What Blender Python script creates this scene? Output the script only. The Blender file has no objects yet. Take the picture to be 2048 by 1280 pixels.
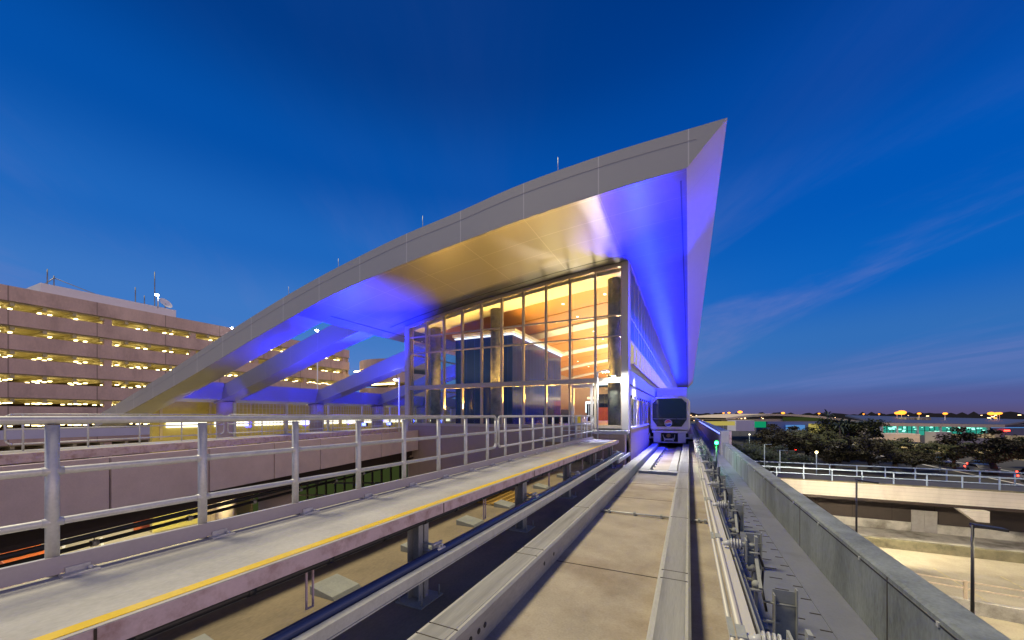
import bpy, math, random
from mathutils import Vector, Matrix
R = math.radians
random.seed(7)
C = bpy.context.scene.collection
# ------------------------------------------------------------------ camera frame
# The eye is the origin: +Y runs along the guideway, +X to its right, ground about nine metres below.
FPX = 750.0; U0 = 1024.0; V0 = 830.0
TH = math.atan2(353.0, FPX); CT, ST = math.cos(TH), math.sin(TH)
GZ = -9.0
def at(u, v, d):
    """world point seen at photo pixel (u,v) at depth d metres"""
    r = (u-U0)/FPX*d
    return (r*CT-d*ST, r*ST+d*CT, (V0-v)/FPX*d)
def atz(u, v, z): return at(u, v, FPX*z/(V0-v))

# ------------------------------------------------------------------ mesh builder
class MB:
    def __init__(s): s.v=[]; s.f=[]; s.sm=[]
    def add(s, vs, fs, smooth=False):
        n=len(s.v); s.v += [tuple(p) for p in vs]
        for f in fs: s.f.append([i+n for i in f]); s.sm.append(smooth)
        return s
    def box(s,x0,x1,y0,y1,z0,z1):
        v=[(x0,y0,z0),(x1,y0,z0),(x1,y1,z0),(x0,y1,z0),(x0,y0,z1),(x1,y0,z1),(x1,y1,z1),(x0,y1,z1)]
        return s.add(v,[(0,3,2,1),(4,5,6,7),(0,1,5,4),(1,2,6,5),(2,3,7,6),(3,0,4,7)])
    def hexa(s, lo, hi):   # lo, hi: four points each, counter-clockwise from above
        return s.add(list(lo)+list(hi),[(0,3,2,1),(4,5,6,7),(0,1,5,4),(1,2,6,5),(2,3,7,6),(3,0,4,7)])
    def beam(s,p,q,w,h,up=(0,0,1)):
        p=Vector(p);q=Vector(q);d=(q-p).normalized();up=Vector(up)
        a=d.cross(up)
        if a.length<1e-4: a=d.cross(Vector((1,0,0)))
        a.normalize(); b=a.cross(d)
        a*=w/2; b*=h/2
        v=[p-a-b,p+a-b,p+a+b,p-a+b,q-a-b,q+a-b,q+a+b,q-a+b]
        return s.add(v,[(0,1,2,3),(7,6,5,4),(0,4,5,1),(1,5,6,2),(2,6,7,3),(3,7,4,0)])
    def tube(s,p,q,r,n=10,r2=None):
        p=Vector(p);q=Vector(q);d=(q-p).normalized()
        a=d.orthogonal().normalized();b=d.cross(a)
        r2=r if r2 is None else r2
        v=[]
        for c,rr in ((p,r),(q,r2)):
            for i in range(n):
                t=2*math.pi*i/n; v.append(c+(a*math.cos(t)+b*math.sin(t))*rr)
        m=len(s.v); s.add(v,[(i,(i+1)%n,n+(i+1)%n,n+i) for i in range(n)],True)
        s.f.append([m+i for i in range(n-1,-1,-1)]); s.sm.append(False)
        s.f.append([m+n+i for i in range(n)]); s.sm.append(False)
        return s
    def path(s,pts,r,n=8):
        for a,b in zip(pts,pts[1:]): s.tube(a,b,r,n)
        return s
    def ball(s,c,r,n=10,m=6,sz=1.0):
        c=Vector(c); v=[]
        for j in range(m+1):
            ph=math.pi*j/m
            for i in range(n):
                t=2*math.pi*i/n
                v.append((c.x+r*math.sin(ph)*math.cos(t),c.y+r*math.sin(ph)*math.sin(t),c.z+r*sz*math.cos(ph)))
        return s.add(v,[(j*n+i,(j+1)*n+i,(j+1)*n+(i+1)%n,j*n+(i+1)%n) for j in range(m) for i in range(n)],True)
    def prism(s,poly,a0,a1,axis='y'):
        n=len(poly); v=[]
        for a in (a0,a1):
            for (p,q) in poly:
                v.append((p,a,q) if axis=='y' else (a,p,q) if axis=='x' else (p,q,a))
        return s.add(v,[(i,(i+1)%n,n+(i+1)%n,n+i) for i in range(n)]+[tuple(range(n-1,-1,-1)),tuple(range(n,2*n))])
    def build(s,name,mat,parent=None,bevel=0.0,origin=None):
        me=bpy.data.meshes.new(name); me.from_pydata(s.v,[],s.f); 
        me.polygons.foreach_set('use_smooth',s.sm)
        me.materials.append(mat); me.update()
        import bmesh
        b=bmesh.new(); b.from_mesh(me); bmesh.ops.recalc_face_normals(b,faces=b.faces); b.to_mesh(me); b.free()
        o=bpy.data.objects.new(name,me); C.objects.link(o)
        if parent: adopt(o,parent)
        if bevel:
            m=o.modifiers.new('soft_edge','BEVEL'); m.width=bevel; m.segments=2; m.limit_method='ANGLE'; m.angle_limit=R(40)
        return o
def world_loc(o):
    m=Matrix.Translation(o.location)@o.rotation_euler.to_matrix().to_4x4()
    return (world_loc(o.parent)@o.matrix_parent_inverse@m) if o.parent else m
def adopt(o,parent):
    o.parent=parent; o.matrix_parent_inverse=world_loc(parent).inverted()
def tag(o,label=None,cat=None,group=None,kind=None):
    if label: o['label']=label
    if cat: o['category']=cat
    if group: o['group']=group
    if kind: o['kind']=kind
    return o
def thing(name,label,cat,loc=(0,0,0),group=None):
    o=bpy.data.objects.new(name,None); C.objects.link(o); o.location=loc; o.empty_display_size=.2
    return tag(o,label,cat,group)
def copy_tree(o,parent=None):
    c=o.copy(); C.objects.link(c)
    if parent: c.parent=parent
    for ch in list(o.children): copy_tree(ch,c)
    return c
ORD=['first','second','third','fourth','fifth','sixth','seventh','eighth','ninth','tenth','eleventh','twelfth']

# ------------------------------------------------------------------ materials
def _new(name):
    m=bpy.data.materials.new(name); m.use_nodes=True
    nt=m.node_tree; nt.nodes.clear()
    out=nt.nodes.new('ShaderNodeOutputMaterial'); b=nt.nodes.new('ShaderNodeBsdfPrincipled')
    nt.links.new(b.outputs[0],out.inputs[0]); return m,nt,b,out
def mat(name,col,rough=.6,metal=0.,amt=.12,scale=3.,bump=.0,stain=None,stain_amt=.5,stain_scale=.6,fine=40.,spec=.5,stretch=(1,1,1),seams=None,rv=True):
    """surface with two scales of mottling, optional stains and optional straight panel seams (sx,sy,sz,width,darken)"""
    m,nt,b,out=_new(name); N=nt.nodes; L=nt.links
    tc=N.new('ShaderNodeTexCoord'); mp=N.new('ShaderNodeMapping'); mp.inputs['Scale'].default_value=stretch
    L.new(tc.outputs['Object'],mp.inputs[0])
    n1=N.new('ShaderNodeTexNoise'); n1.inputs['Scale'].default_value=scale; n1.inputs['Detail'].default_value=7; n1.inputs['Roughness'].default_value=.6
    n2=N.new('ShaderNodeTexNoise'); n2.inputs['Scale'].default_value=fine; n2.inputs['Detail'].default_value=4
    L.new(mp.outputs[0],n1.inputs[0]); L.new(mp.outputs[0],n2.inputs[0])
    add=N.new('ShaderNodeMath'); add.operation='ADD'; L.new(n1.outputs[0],add.inputs[0])
    ml=N.new('ShaderNodeMath'); ml.operation='MULTIPLY'; ml.inputs[1].default_value=.5; L.new(n2.outputs[0],ml.inputs[0]); L.new(ml.outputs[0],add.inputs[1])
    mr=N.new('ShaderNodeMapRange'); mr.inputs[1].default_value=.45; mr.inputs[2].default_value=1.05; mr.inputs[3].default_value=1-amt*1.6; mr.inputs[4].default_value=1+amt*1.2
    L.new(add.outputs[0],mr.inputs[0])
    cur=None
    rgb=N.new('ShaderNodeRGB'); rgb.outputs[0].default_value=(*col,1); cur=rgb.outputs[0]
    if stain:
        ns=N.new('ShaderNodeTexNoise'); ns.inputs['Scale'].default_value=stain_scale; ns.inputs['Detail'].default_value=9; ns.inputs['Roughness'].default_value=.65
        L.new(mp.outputs[0],ns.inputs[0])
        r=N.new('ShaderNodeMapRange'); r.inputs[1].default_value=.48; r.inputs[2].default_value=.68; r.inputs[3].default_value=0; r.inputs[4].default_value=stain_amt; L.new(ns.outputs[0],r.inputs[0])
        mx=N.new('ShaderNodeMix'); mx.data_type='RGBA'; L.new(r.outputs[0],mx.inputs[0]); L.new(cur,mx.inputs[6]); mx.inputs[7].default_value=(*stain,1); cur=mx.outputs[2]
    vm=N.new('ShaderNodeMix'); vm.data_type='RGBA'; vm.blend_type='MULTIPLY'; vm.inputs[0].default_value=1; L.new(cur,vm.inputs[6])
    cb=N.new('ShaderNodeCombineColor')
    for i in range(3): L.new(mr.outputs[0],cb.inputs[i])
    L.new(cb.outputs[0],vm.inputs[7]); cur=vm.outputs[2]
    if seams:
        sx,sy,sz,w,k=seams
        sp=N.new('ShaderNodeSeparateXYZ'); L.new(tc.outputs['Object'],sp.inputs[0])
        acc=None
        for i,sv in enumerate((sx,sy,sz)):
            if not sv: continue
            pp=N.new('ShaderNodeMath'); pp.operation='PINGPONG'; pp.inputs[1].default_value=sv/2; L.new(sp.outputs[i],pp.inputs[0])
            lt=N.new('ShaderNodeMath'); lt.operation='LESS_THAN'; lt.inputs[1].default_value=w/2; L.new(pp.outputs[0],lt.inputs[0])
            if acc is None: acc=lt.outputs[0]
            else:
                mxx=N.new('ShaderNodeMath'); mxx.operation='MAXIMUM'; L.new(acc,mxx.inputs[0]); L.new(lt.outputs[0],mxx.inputs[1]); acc=mxx.outputs[0]
        sm=N.new('ShaderNodeMix'); sm.data_type='RGBA'; L.new(acc,sm.inputs[0]); L.new(cur,sm.inputs[6]); sm.inputs[7].default_value=(*[min(1,c*k) for c in col],1); cur=sm.outputs[2]
    L.new(cur,b.inputs['Base Color'])
    b.inputs['Roughness'].default_value=rough; b.inputs['Metallic'].default_value=metal; b.inputs['Specular IOR Level'].default_value=spec
    rr=N.new('ShaderNodeMapRange'); rr.inputs[3].default_value=max(0,rough-.1); rr.inputs[4].default_value=min(1,rough+.12); L.new(n1.outputs[0],rr.inputs[0])
    if rv: L.new(rr.outputs[0],b.inputs['Roughness'])
    if bump:
        bp=N.new('ShaderNodeBump'); bp.inputs['Strength'].default_value=bump; bp.inputs['Distance'].default_value=.02; L.new(add.outputs[0],bp.inputs['Height']); L.new(bp.outputs[0],b.inputs['Normal'])
    return m
def emit(name,col,s):
    m,nt,b,out=_new(name); nt.nodes.remove(b)
    e=nt.nodes.new('ShaderNodeEmission'); e.inputs[0].default_value=(*col,1); e.inputs[1].default_value=s
    nt.links.new(e.outputs[0],out.inputs[0]); return m
def glass(name,tint,refl,rough=.0,ior=1.5):
    m,nt,b,out=_new(name); nt.nodes.remove(b); N=nt.nodes; L=nt.links
    t=N.new('ShaderNodeBsdfTransparent'); t.inputs[0].default_value=(*tint,1)
    g=N.new('ShaderNodeBsdfGlossy'); g.inputs['Roughness'].default_value=rough; g.inputs[0].default_value=(1,1,1,1)
    fr=N.new('ShaderNodeLayerWeight'); fr.inputs[0].default_value=.5
    pw=N.new('ShaderNodeMath'); pw.operation='POWER'; pw.inputs[1].default_value=4.0; L.new(fr.outputs['Facing'],pw.inputs[0])
    ml=N.new('ShaderNodeMath'); ml.operation='MULTIPLY_ADD'; ml.inputs[1].default_value=.7; ml.inputs[2].default_value=.03*refl; ml.use_clamp=True; L.new(pw.outputs[0],ml.inputs[0])
    mx=N.new('ShaderNodeMixShader'); L.new(ml.outputs[0],mx.inputs[0]); L.new(t.outputs[0],mx.inputs[1]); L.new(g.outputs[0],mx.inputs[2]); L.new(mx.outputs[0],out.inputs[0])
    return m
M={}
M['beam']=mat('beam_concrete',(.47,.46,.43),.75,amt=.18,scale=2.2,bump=.12,stain=(.36,.34,.31),stain_amt=.55,stain_scale=.9,stretch=(1,.25,1))
M['beam_worn']=mat('worn_wheel_track',(.33,.325,.315),.7,amt=.16,scale=2,bump=.08,stretch=(3,.15,1),stain=(.17,.165,.16),stain_amt=.7,stain_scale=1.6)
M['slab']=mat('slab_concrete',(.42,.36,.28),.8,amt=.2,scale=1.3,bump=.15,stain=(.25,.19,.13),stain_amt=.8,stain_scale=.7)
M['walk']=mat('walkway_concrete',(.46,.445,.42),.75,amt=.15,scale=2.5,bump=.12,stain=(.36,.29,.23),stain_amt=.65,stain_scale=.5,stretch=(1,.6,1))
M['yellow']=mat('yellow_paint',(.83,.56,.02),.55,amt=.06,scale=6,stain=(.75,.6,.25),stain_amt=.5,stain_scale=1.5)
M['channel']=mat('rusty_primer',(.58,.45,.48),.6,amt=.10,scale=4,stain=(.20,.07,.03),stain_amt=.55,stain_scale=5,fine=60)
M['galv']=mat('galvanised_steel',(.60,.60,.59),.45,.3,amt=.12,scale=9,bump=.06,fine=60)
M['toe']=mat('toe_plate_paint',(.42,.38,.40),.55,.15,amt=.06,scale=2)
M['pipe_blue']=mat('dark_blue_pipe',(.035,.055,.15),.35,.2,amt=.08,scale=3)
M['black']=mat('black_conduit',(.02,.02,.024),.45,.1,amt=.1)
M['parapet']=mat('parapet_concrete',(.20,.225,.24),.8,amt=.32,scale=1.7,bump=.3,stain=(.11,.125,.14),stain_amt=.85,stain_scale=1.1,stretch=(1,1,.35))
M['deck']=mat('deck_concrete',(.165,.175,.225),.65,amt=.10,scale=1.8,bump=.1,stain=(.10,.105,.135),stain_amt=.85,stain_scale=.8)
M['pinkpanel']=mat('pink_precast',(.60,.49,.47),.8,amt=.07,scale=2.5,bump=.05,stain=(.52,.42,.41),stain_amt=.6,stain_scale=.8)
M['girder']=mat('dark_girder',(.035,.022,.017),.6,amt=.1)
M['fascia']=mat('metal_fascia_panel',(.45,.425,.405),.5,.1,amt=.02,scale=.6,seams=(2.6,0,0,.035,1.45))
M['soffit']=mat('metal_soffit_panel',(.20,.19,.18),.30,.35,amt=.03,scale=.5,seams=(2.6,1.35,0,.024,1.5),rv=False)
M['side_seam']=mat('pale_seam_line',(.48,.45,.43),.5)
M['rib']=mat('metal_rib_panel',(.27,.26,.28),.42,.1,rv=False,amt=.02,scale=.6,seams=(2.6,0,0,.025,1.2))
M['sidefascia']=mat('side_fascia_panel',(.58,.50,.50),.4,.1,rv=False,amt=.02,scale=.6,seams=(0,2.7,0,.025,.82))
M['mullion']=mat('bronze_mullion',(.56,.47,.36),.5,.1,amt=.04)
M['whitecol']=mat('pale_column_cladding',(.62,.57,.54),.5,amt=.03)
M['glass']=glass('clear_facade_glass',(.92,.94,.93),1.0)
M['sideglass']=glass('side_window_glass',(.30,.36,.5),7.,.28)
M['darkglass']=mat('dark_blue_glass',(.012,.024,.14),.10,0,amt=.05,spec=.3,rv=False,seams=(.55,.55,0,.02,3))
M['wood']=mat('timber_ceiling',(.62,.27,.06),.5,amt=.10,scale=2,stretch=(1,6,1),fine=20)
M['white']=mat('white_plaster',(.80,.77,.70),.6,amt=.02)
M['column']=mat('dark_round_column',(.34,.32,.25),.7,amt=.25,scale=3,stain=(.05,.05,.05),stain_amt=.7,stain_scale=1.2)
M['floor']=mat('terrazzo_floor',(.45,.42,.36),.3,amt=.08)
M['tan']=mat('tan_metal_cladding',(.42,.31,.24),.6,amt=.04,seams=(1.6,1.6,0,.02,.7))
M['bluepanel']=mat('wall_metal_panel',(.55,.55,.6),.4,.1,rv=False,amt=.03,seams=(0,1.7,0,.02,.75))
M['cream']=emit('backlit_cream_blind',(.80,.66,.42),.62)
M['redwall']=mat('red_wall',(.50,.12,.05),.6)
M['train']=mat('train_body_paint',(.70,.67,.60),.4,.1,rv=False,amt=.03,scale=2)
M['traindark']=mat('train_black_underframe',(.02,.02,.022),.5,.2,amt=.2,scale=8)
M['windshield']=mat('train_windshield_glass',(.012,.022,.022),.04,0,amt=.05,spec=.8)
M['rubber']=mat('rubber_tyre',(.025,.025,.025),.8)
M['brass']=mat('brass_coupler',(.35,.22,.08),.4,.6)
M['lred']=mat('logo_red',(.70,.04,.03),.4,amt=.02); M['lorange']=mat('logo_orange',(.85,.33,.05),.4,amt=.02)
M['lblue']=mat('logo_blue',(.02,.06,.55),.4,amt=.02); M['lwhite']=mat('logo_white',(.85,.85,.85),.4,amt=.02)
M['garage']=mat('pink_garage_concrete',(.62,.45,.38),.85,amt=.12,scale=.5,bump=.05,stain=(.42,.30,.26),stain_amt=.75,stain_scale=.35,fine=6,seams=(0,7.6,0,.12,.5),stretch=(1,1,.45))
M['gslab']=mat('garage_inner_concrete',(.50,.45,.30),.85,amt=.15,scale=.6)
M['lavender']=mat('lavender_panel',(.62,.60,.72),.6,amt=.04,scale=.8)
M['penthouse']=mat('penthouse_white_metal',(.70,.68,.76),.6,amt=.03)
M['mast']=mat('grey_mast',(.25,.25,.26),.5,.5)
M['warmlamp']=emit('warm_garage_lamp',(1,.80,.34),9)
M['whitelamp']=emit('white_floodlight',(.85,.95,1),60)
M['orangelamp']=emit('sodium_lamp',(1,.31,.03),3.0)
M['bluelamp']=emit('blue_led',(.16,.22,1),5)
M['greenlamp']=emit('green_signal_lamp',(.02,1,.15),30)
M['tube']=emit('fluorescent_tube',(1,.95,.70),2.2)
M['cove']=emit('cove_light',(.8,.84,1),2.2)
M['downlight']=emit('ceiling_downlight',(1,.85,.6),12)
M['screen']=emit('lit_screen',(.8,.9,1),2.5)
M['tail']=emit('red_tail_light',(1,.03,.015),14)
M['tealwin']=emit('teal_lit_window',(.05,.62,.46),.55)
M['tealglow']=emit('bright_hall_lamp',(.35,1,.8),1.6)
M['greenwin']=emit('faint_green_glow',(.30,.42,.12),.10)
M['goldglow']=emit('gold_surface_glow',(.75,.62,.15),.6)
M['bluewin']=emit('blue_lit_window',(.12,.35,.8),.7)
M['ground']=mat('ground_asphalt',(.045,.043,.04),.9,amt=.25,scale=.05,fine=2)
M['grass']=mat('dark_lawn',(.055,.055,.018),.95,amt=.4,scale=.4,fine=9,stain=(.09,.05,.02),stain_amt=.8,stain_scale=.08)
M['road']=mat('road_asphalt',(.055,.055,.06),.8,amt=.2,scale=1.2)
M['roadline']=mat('road_line_paint',(.75,.74,.68),.6)
M['lot']=mat('parking_concrete',(.42,.37,.27),.85,amt=.2,scale=.5,fine=14,stain=(.33,.28,.20),stain_amt=.7,stain_scale=.35,bump=.06)
M['bridge']=mat('bridge_concrete',(.55,.50,.43),.8,amt=.10,scale=.8,stain=(.30,.25,.2),stain_amt=.5,stain_scale=.5,seams=(0,0,.26,.012,.6),stretch=(1,1,.3))
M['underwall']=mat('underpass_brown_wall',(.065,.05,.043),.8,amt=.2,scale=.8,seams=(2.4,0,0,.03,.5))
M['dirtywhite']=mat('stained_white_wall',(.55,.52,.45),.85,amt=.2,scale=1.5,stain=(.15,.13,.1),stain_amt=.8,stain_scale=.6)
M['kerb']=mat('mossy_kerb_wall',(.20,.18,.11),.9,amt=.3,scale=1.5,stain=(.07,.065,.04),stain_amt=.8,stain_scale=1)
M['door']=mat('grey_steel_door',(.36,.34,.32),.6,amt=.12,scale=3)
M['railblue']=mat('pale_blue_rail_paint',(.30,.38,.48),.5,.2)
M['bark']=mat('bark',(.07,.055,.04),.9,amt=.3,scale=5)
M['termwall']=mat('terminal_wall',(.40,.36,.38),.7,amt=.08,scale=.3)
M['termroof']=mat('terminal_blue_roof',(.045,.05,.10),.5,amt=.1,scale=.2)
M['termedge']=mat('terminal_cream_edge',(.62,.50,.36),.6)
M['jetway']=mat('ribbed_cream_cladding',(.62,.50,.30),.7,seams=(.9,.9,0,.3,.6))
M['carw']=mat('car_paint',(.35,.35,.38),.3,.4); M['cardark']=mat('car_paint_dark',(.05,.05,.06),.3,.3); M['caror']=mat('car_paint_orange',(.6,.14,.03),.35)
M['carglass']=mat('car_glass',(.01,.012,.015),.08)
M['porcelain']=mat('insulator_porcelain',(.55,.55,.54),.3,amt=.04)
M['rail_al']=mat('aluminium_conductor',(.60,.57,.50),.5,.15,amt=.05,scale=6,stretch=(1,.1,1))
M['bracket']=mat('painted_bracket_steel',(.33,.34,.325),.75,.0,amt=.14,spec=.25)
M['rust']=mat('rust_red_bolt_steel',(.28,.13,.08),.7,.2)
M['sign_yellow']=mat('yellow_notice',(.75,.50,.03),.5)
M['faredge']=mat('far_wood',(.018,.015,.02),.95)
def leaf(name,c1,c2):
    m,nt,b,out=_new(name); N=nt.nodes; L=nt.links
    g=N.new('ShaderNodeTexCoord'); n=N.new('ShaderNodeTexNoise'); n.inputs['Scale'].default_value=.9; n.inputs['Detail'].default_value=3; L.new(g.outputs['Object'],n.inputs[0])
    rp=N.new('ShaderNodeMapRange'); rp.inputs[1].default_value=.35; rp.inputs[2].default_value=.65; L.new(n.outputs[0],rp.inputs[0])
    mx=N.new('ShaderNodeMix'); mx.data_type='RGBA'; mx.inputs[6].default_value=(*c1,1); mx.inputs[7].default_value=(*c2,1); L.new(rp.outputs[0],mx.inputs[0]); L.new(mx.outputs[2],b.inputs['Base Color'])
    b.inputs['Roughness'].default_value=.7; return m
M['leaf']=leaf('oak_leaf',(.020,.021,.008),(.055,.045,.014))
M['leafc']=leaf('lighter_green_leaf',(.028,.036,.012),(.085,.092,.028))  # lighter green foliage colour for one of the tree meshes
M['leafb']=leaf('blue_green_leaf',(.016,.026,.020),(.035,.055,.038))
# ================================================================== GUIDEWAY
ZB,ZS,ZW=-1.9,-2.2,-1.1
tag(MB().box(-4.9,1.95,-5,112,-2.9,ZS).build('guideway_slab',M['slab']),kind='structure')
tag(MB().box(-4.79,-2.22,-5,112,ZS-.05,ZS+.004).build('trough_floor',mat('brown_trough_concrete',(.27,.215,.145),.85,amt=.22,scale=1.4,stain=(.13,.105,.075),stain_amt=.8,stain_scale=.9,stretch=(1,.45,1))),kind='structure')  # darker brown sheet over the slab below the walkway
tag(MB().box(.62,1.66,-5,112,ZS-.05,ZS+.03).build('service_path',M['deck']),kind='structure')

# running beams the train's tyres roll on
def running_beam(x0,x1,label,pock):
    t=thing('running_beam',label,'running beam',((x0+x1)/2,10,ZS),'concrete running beams')
    b=MB()
    c=.025
    b.prism([(x0,ZS-.02),(x1,ZS-.02),(x1,ZB-c),(x1-c,ZB),(x0+c,ZB),(x0,ZB-c)],-5,111)
    b.build('beam_body',M['beam'],t)
    w=.055
    MB().box(x0+w,x1-w,-5,111,ZB-.01,ZB+.004).build('wheel_track',M['beam_worn'],t)
    j=MB()
    for y in (1.15,1.42,2.6,2.78,4.7,4.95,7.6,10.6,13.6,16.6,19.6,22.6):
        j.box(x0+.03,x1-.03,y,y+.009,ZB-.01,ZB+.0065)
    j.build('expansion_joint',M['girder'],t)
    if pock:
        for y in (2.05,2.22,2.95,3.1,3.22,4.9,5.3):
            h=MB(); h.tube((x1-.01,y,-2.06),(x1+.004,y,-2.06),.028,10); h.build('drain_hole',M['black'],t)
running_beam(-2.18,-1.81,'long pale concrete running beam on the walkway side of the track',True)
running_beam(-.33,.023,'long pale concrete running beam beside the power rails',False)

def pipe_cross(y,x0,x1,label):
    t=thing('cross_conduit',label,'conduit',((x0+x1)/2,y,ZS))
    b=MB(); b.tube((x0,y,ZS+.045),(x1,y,ZS+.045),.018,8); b.tube((x0,y+.06,ZS+.035),(x1,y+.06,ZS+.035),.012,8); b.build('pipe',M['galv'],t)
    for k in range(3):
        x=x0+(x1-x0)*(.12+.38*k); MB().box(x-.02,x+.02,y-.04,y+.09,ZS-.005,ZS+.072).build('clamp',M['bracket'],t)
pipe_cross(8.55,-1.79,-.35,'twin steel conduits crossing the slab between the running beams')
pipe_cross(8.55,.05,.34,'short steel conduits crossing from the beam to the power rails')
for y,lab in ((5.4,'dark joint line across the brown slab, nearest the viewer'),(10.35,'dark joint line across the brown slab just past the steel conduits'),(12.6,'dark joint line across the brown slab nearest the raised pads')):
    tag(MB().box(-1.80,-.34,y,y+.018,ZS-.01,ZS+.004).build('slab_joint',M['girder']),lab,'joint','joints across the slab')

# raised pads in front of the train
pads=thing('concrete_pad','raised pale concrete pads between the beams in front of the train','concrete pad',(-1.05,15.2,ZS))
MB().box(-1.72,-.36,14.9,15.35,ZS-.01,ZS+.10).build('cross_pad',M['beam'],pads,.012)
MB().box(-1.72,-1.36,15.36,40,ZS-.01,ZS+.11).build('pad_strip',M['beam'],pads,.012)
MB().box(-.70,-.40,15.36,40,ZS-.01,ZS+.11).build('pad_strip',M['beam'],pads,.012)
for k in range(14):
    b=MB(); y=15.9+k*.9; b.tube((-1.28,y,ZS-.01),(-1.28,y,ZS+.06),.035,8); b.build('bolt',M['bracket'],pads)

# ------------------------------------------------------------------ walkway
wk=thing('walkway','long raised concrete walkway with a yellow edge stripe beside the track','walkway',(-3.4,6,ZW))
MB().box(-3.93,-2.78,-5,16.95,ZW-.055,ZW).build('walkway_slab',M['walk'],wk)
MB().box(-2.905,-2.815,-5,16.95,ZW-.01,ZW+.004).build('yellow_stripe',M['yellow'],wk)
b=MB(); b.box(-2.83,-2.775,-5,16.95,ZW-.125,ZW-.006); b.box(-2.95,-2.831,-5,16.95,ZW-.125,ZW-.115); b.build('edge_channel',M['channel'],wk)
for k in range(6):
    y=3.53-3.05+3.05*k+.35
    MB().box(-2.774,-2.770,y,y+.012,ZW-.122,ZW-.004).build('channel_splice',M['girder'],wk)
MB().box(-3.90,-3.885,-5,16.9,ZW+.015,ZW+.135).build('toe_plate',M['toe'],wk)
MB().box(-4.20,-3.97,-5,16.9,ZW+.02,ZW+.07).build('outer_flange',M['galv'],wk,.01)
for k in range(22):
    b=MB(); y=.985-3*.879+.879*k+.1
    b.box(-3.884,-3.80,y-.09,y+.09,ZW,ZW+.012); b.tube((-3.84,y+.05,ZW+.012),(-3.84,y+.05,ZW+.035),.014,6); b.box(-3.884,-3.872,y-.06,y+.06,ZW+.012,ZW+.05); b.build('anchor_clip',M['galv'],wk)
for k in range(6):
    y=.48+3.05*k
    b=MB(); b.box(-3.02,-2.85,y-.008+.06,y+.008+.06,ZS,ZW-.126)
    b.box(-3.02,-3.005,y-.03,y+.15,ZS,ZW-.126); b.box(-2.865,-2.85,y-.03,y+.15,ZS,ZW-.126)
    b.box(-3.1,-2.72,y-.15,y+.27,ZS-.002,ZS+.02)
    for (dx,dy) in ((-.33,-.11),(.0,-.11),(-.33,.22),(.0,.22)): b.tube((-2.745+dx,y+dy,ZS+.02),(-2.745+dx,y+dy,ZS+.14),.011,6)
    b.build('support_post',M['bracket'],wk)
    b=MB(); b.tube((-2.85,y+.06,-1.52),(-2.6,y+.06,-1.52),.014,6); b.tube((-2.85,y+.06,-1.60),(-2.66,y+.06,-1.60),.014,6)
    b.box(-2.70,-2.60,y+.02,y+.10,-1.62,-1.50); b.tube((-2.66,y-.02,-1.50),(-2.66,y+.15,-1.50),.018,6); b.tube((-2.60,y-.01,-1.55),(-2.60,y+.13,-1.55),.016,6)
    b.build('rail_bracket',M['galv'],wk)
b=MB(); b.tube((-2.86,-5,-1.275),(-2.86,16.8,-1.275),.026,10)
for k in range(30): b.tube((-2.86,-3+.66*k,-1.275),(-2.86,-2.95+.66*k,-1.275),.034,8)
b.build('cable_pipe',M['black'],wk)
for k in range(12):
    b=MB(); y=-.9+1.5*k; b.box(-2.90,-2.885,y,y+.012,-1.62,ZW-.12); b.box(-2.90,-2.885,y+.06,y+.072,-1.62,ZW-.12); b.box(-2.90,-2.885,y,y+.072,-1.63,-1.62); b.build('hanger',M['channel'],wk)
# edge wall below the walkway with its drain plates
ew=MB().box(-4.95,-4.80,-5,17.5,ZS-.4,-1.62).build('edge_wall',mat('edge_wall_concrete',(.30,.29,.26),.8,amt=.15,seams=(0,1.4,0,.02,.4)))
tag(ew,'low grey concrete kerb wall under the raised walkway','wall')
for k,y in enumerate((1.6,3.1,4.7,6.3,7.9,10.4,12.6)):
    t=MB().hexa([(-4.2,y,ZS),(-3.75,y,ZS),(-3.75,y+.4,ZS),(-4.2,y+.4,ZS)],[(-4.2,y,ZS+.11),(-3.8,y,ZS+.05),(-3.8,y+.4,ZS+.05),(-4.2,y+.4,ZS+.11)]).build('junction_plate',M['bracket'],None,.008)
    tag(t,'sloped grey steel cover plate on the slab under the walkway, %s from the near end'%ORD[k],'cover plate','steel cover plates under the walkway')
gr=thing('floor_grating','yellowed steel drain grating lying on the slab under the walkway','grating',(-4.3,8.7,ZS))
b=MB()
for i in range(5): b.box(-4.75+i*.2,-4.73+i*.2+.03,8.0,9.6,ZS+.03,ZS+.055)
for i in range(13): b.box(-4.75,-3.9,8.0+i*.13,8.03+i*.13,ZS+.03,ZS+.05)
b.build('grating_bar',mat('yellowed_steel',(.50,.30,.06),.6,.1),gr)

# guide rail
gd=thing('guide_rail','long grey guide rail carrying a dark blue pipe left of the track','guide rail',(-2.55,6,ZS))
b=MB(); b.box(-2.565,-2.485,-5,16.6,-1.617,-1.604); b.box(-2.535,-2.52,-5,16.6,-1.72,-1.617); b.box(-2.555,-2.495,-5,16.6,-1.735,-1.72); b.box(-2.519,-2.498,-5,16.6,-1.715,-1.62)
b.build('rail_beam',M['galv'],gd)
MB().tube((-2.625,-5,-1.585),(-2.625,16.55,-1.585),.05,14).build('blue_pipe',M['pipe_blue'],gd)
MB().box(-2.50,-2.43,14.8,31,-1.86,-1.72).build('lower_rail',M['galv'],gd)

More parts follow.
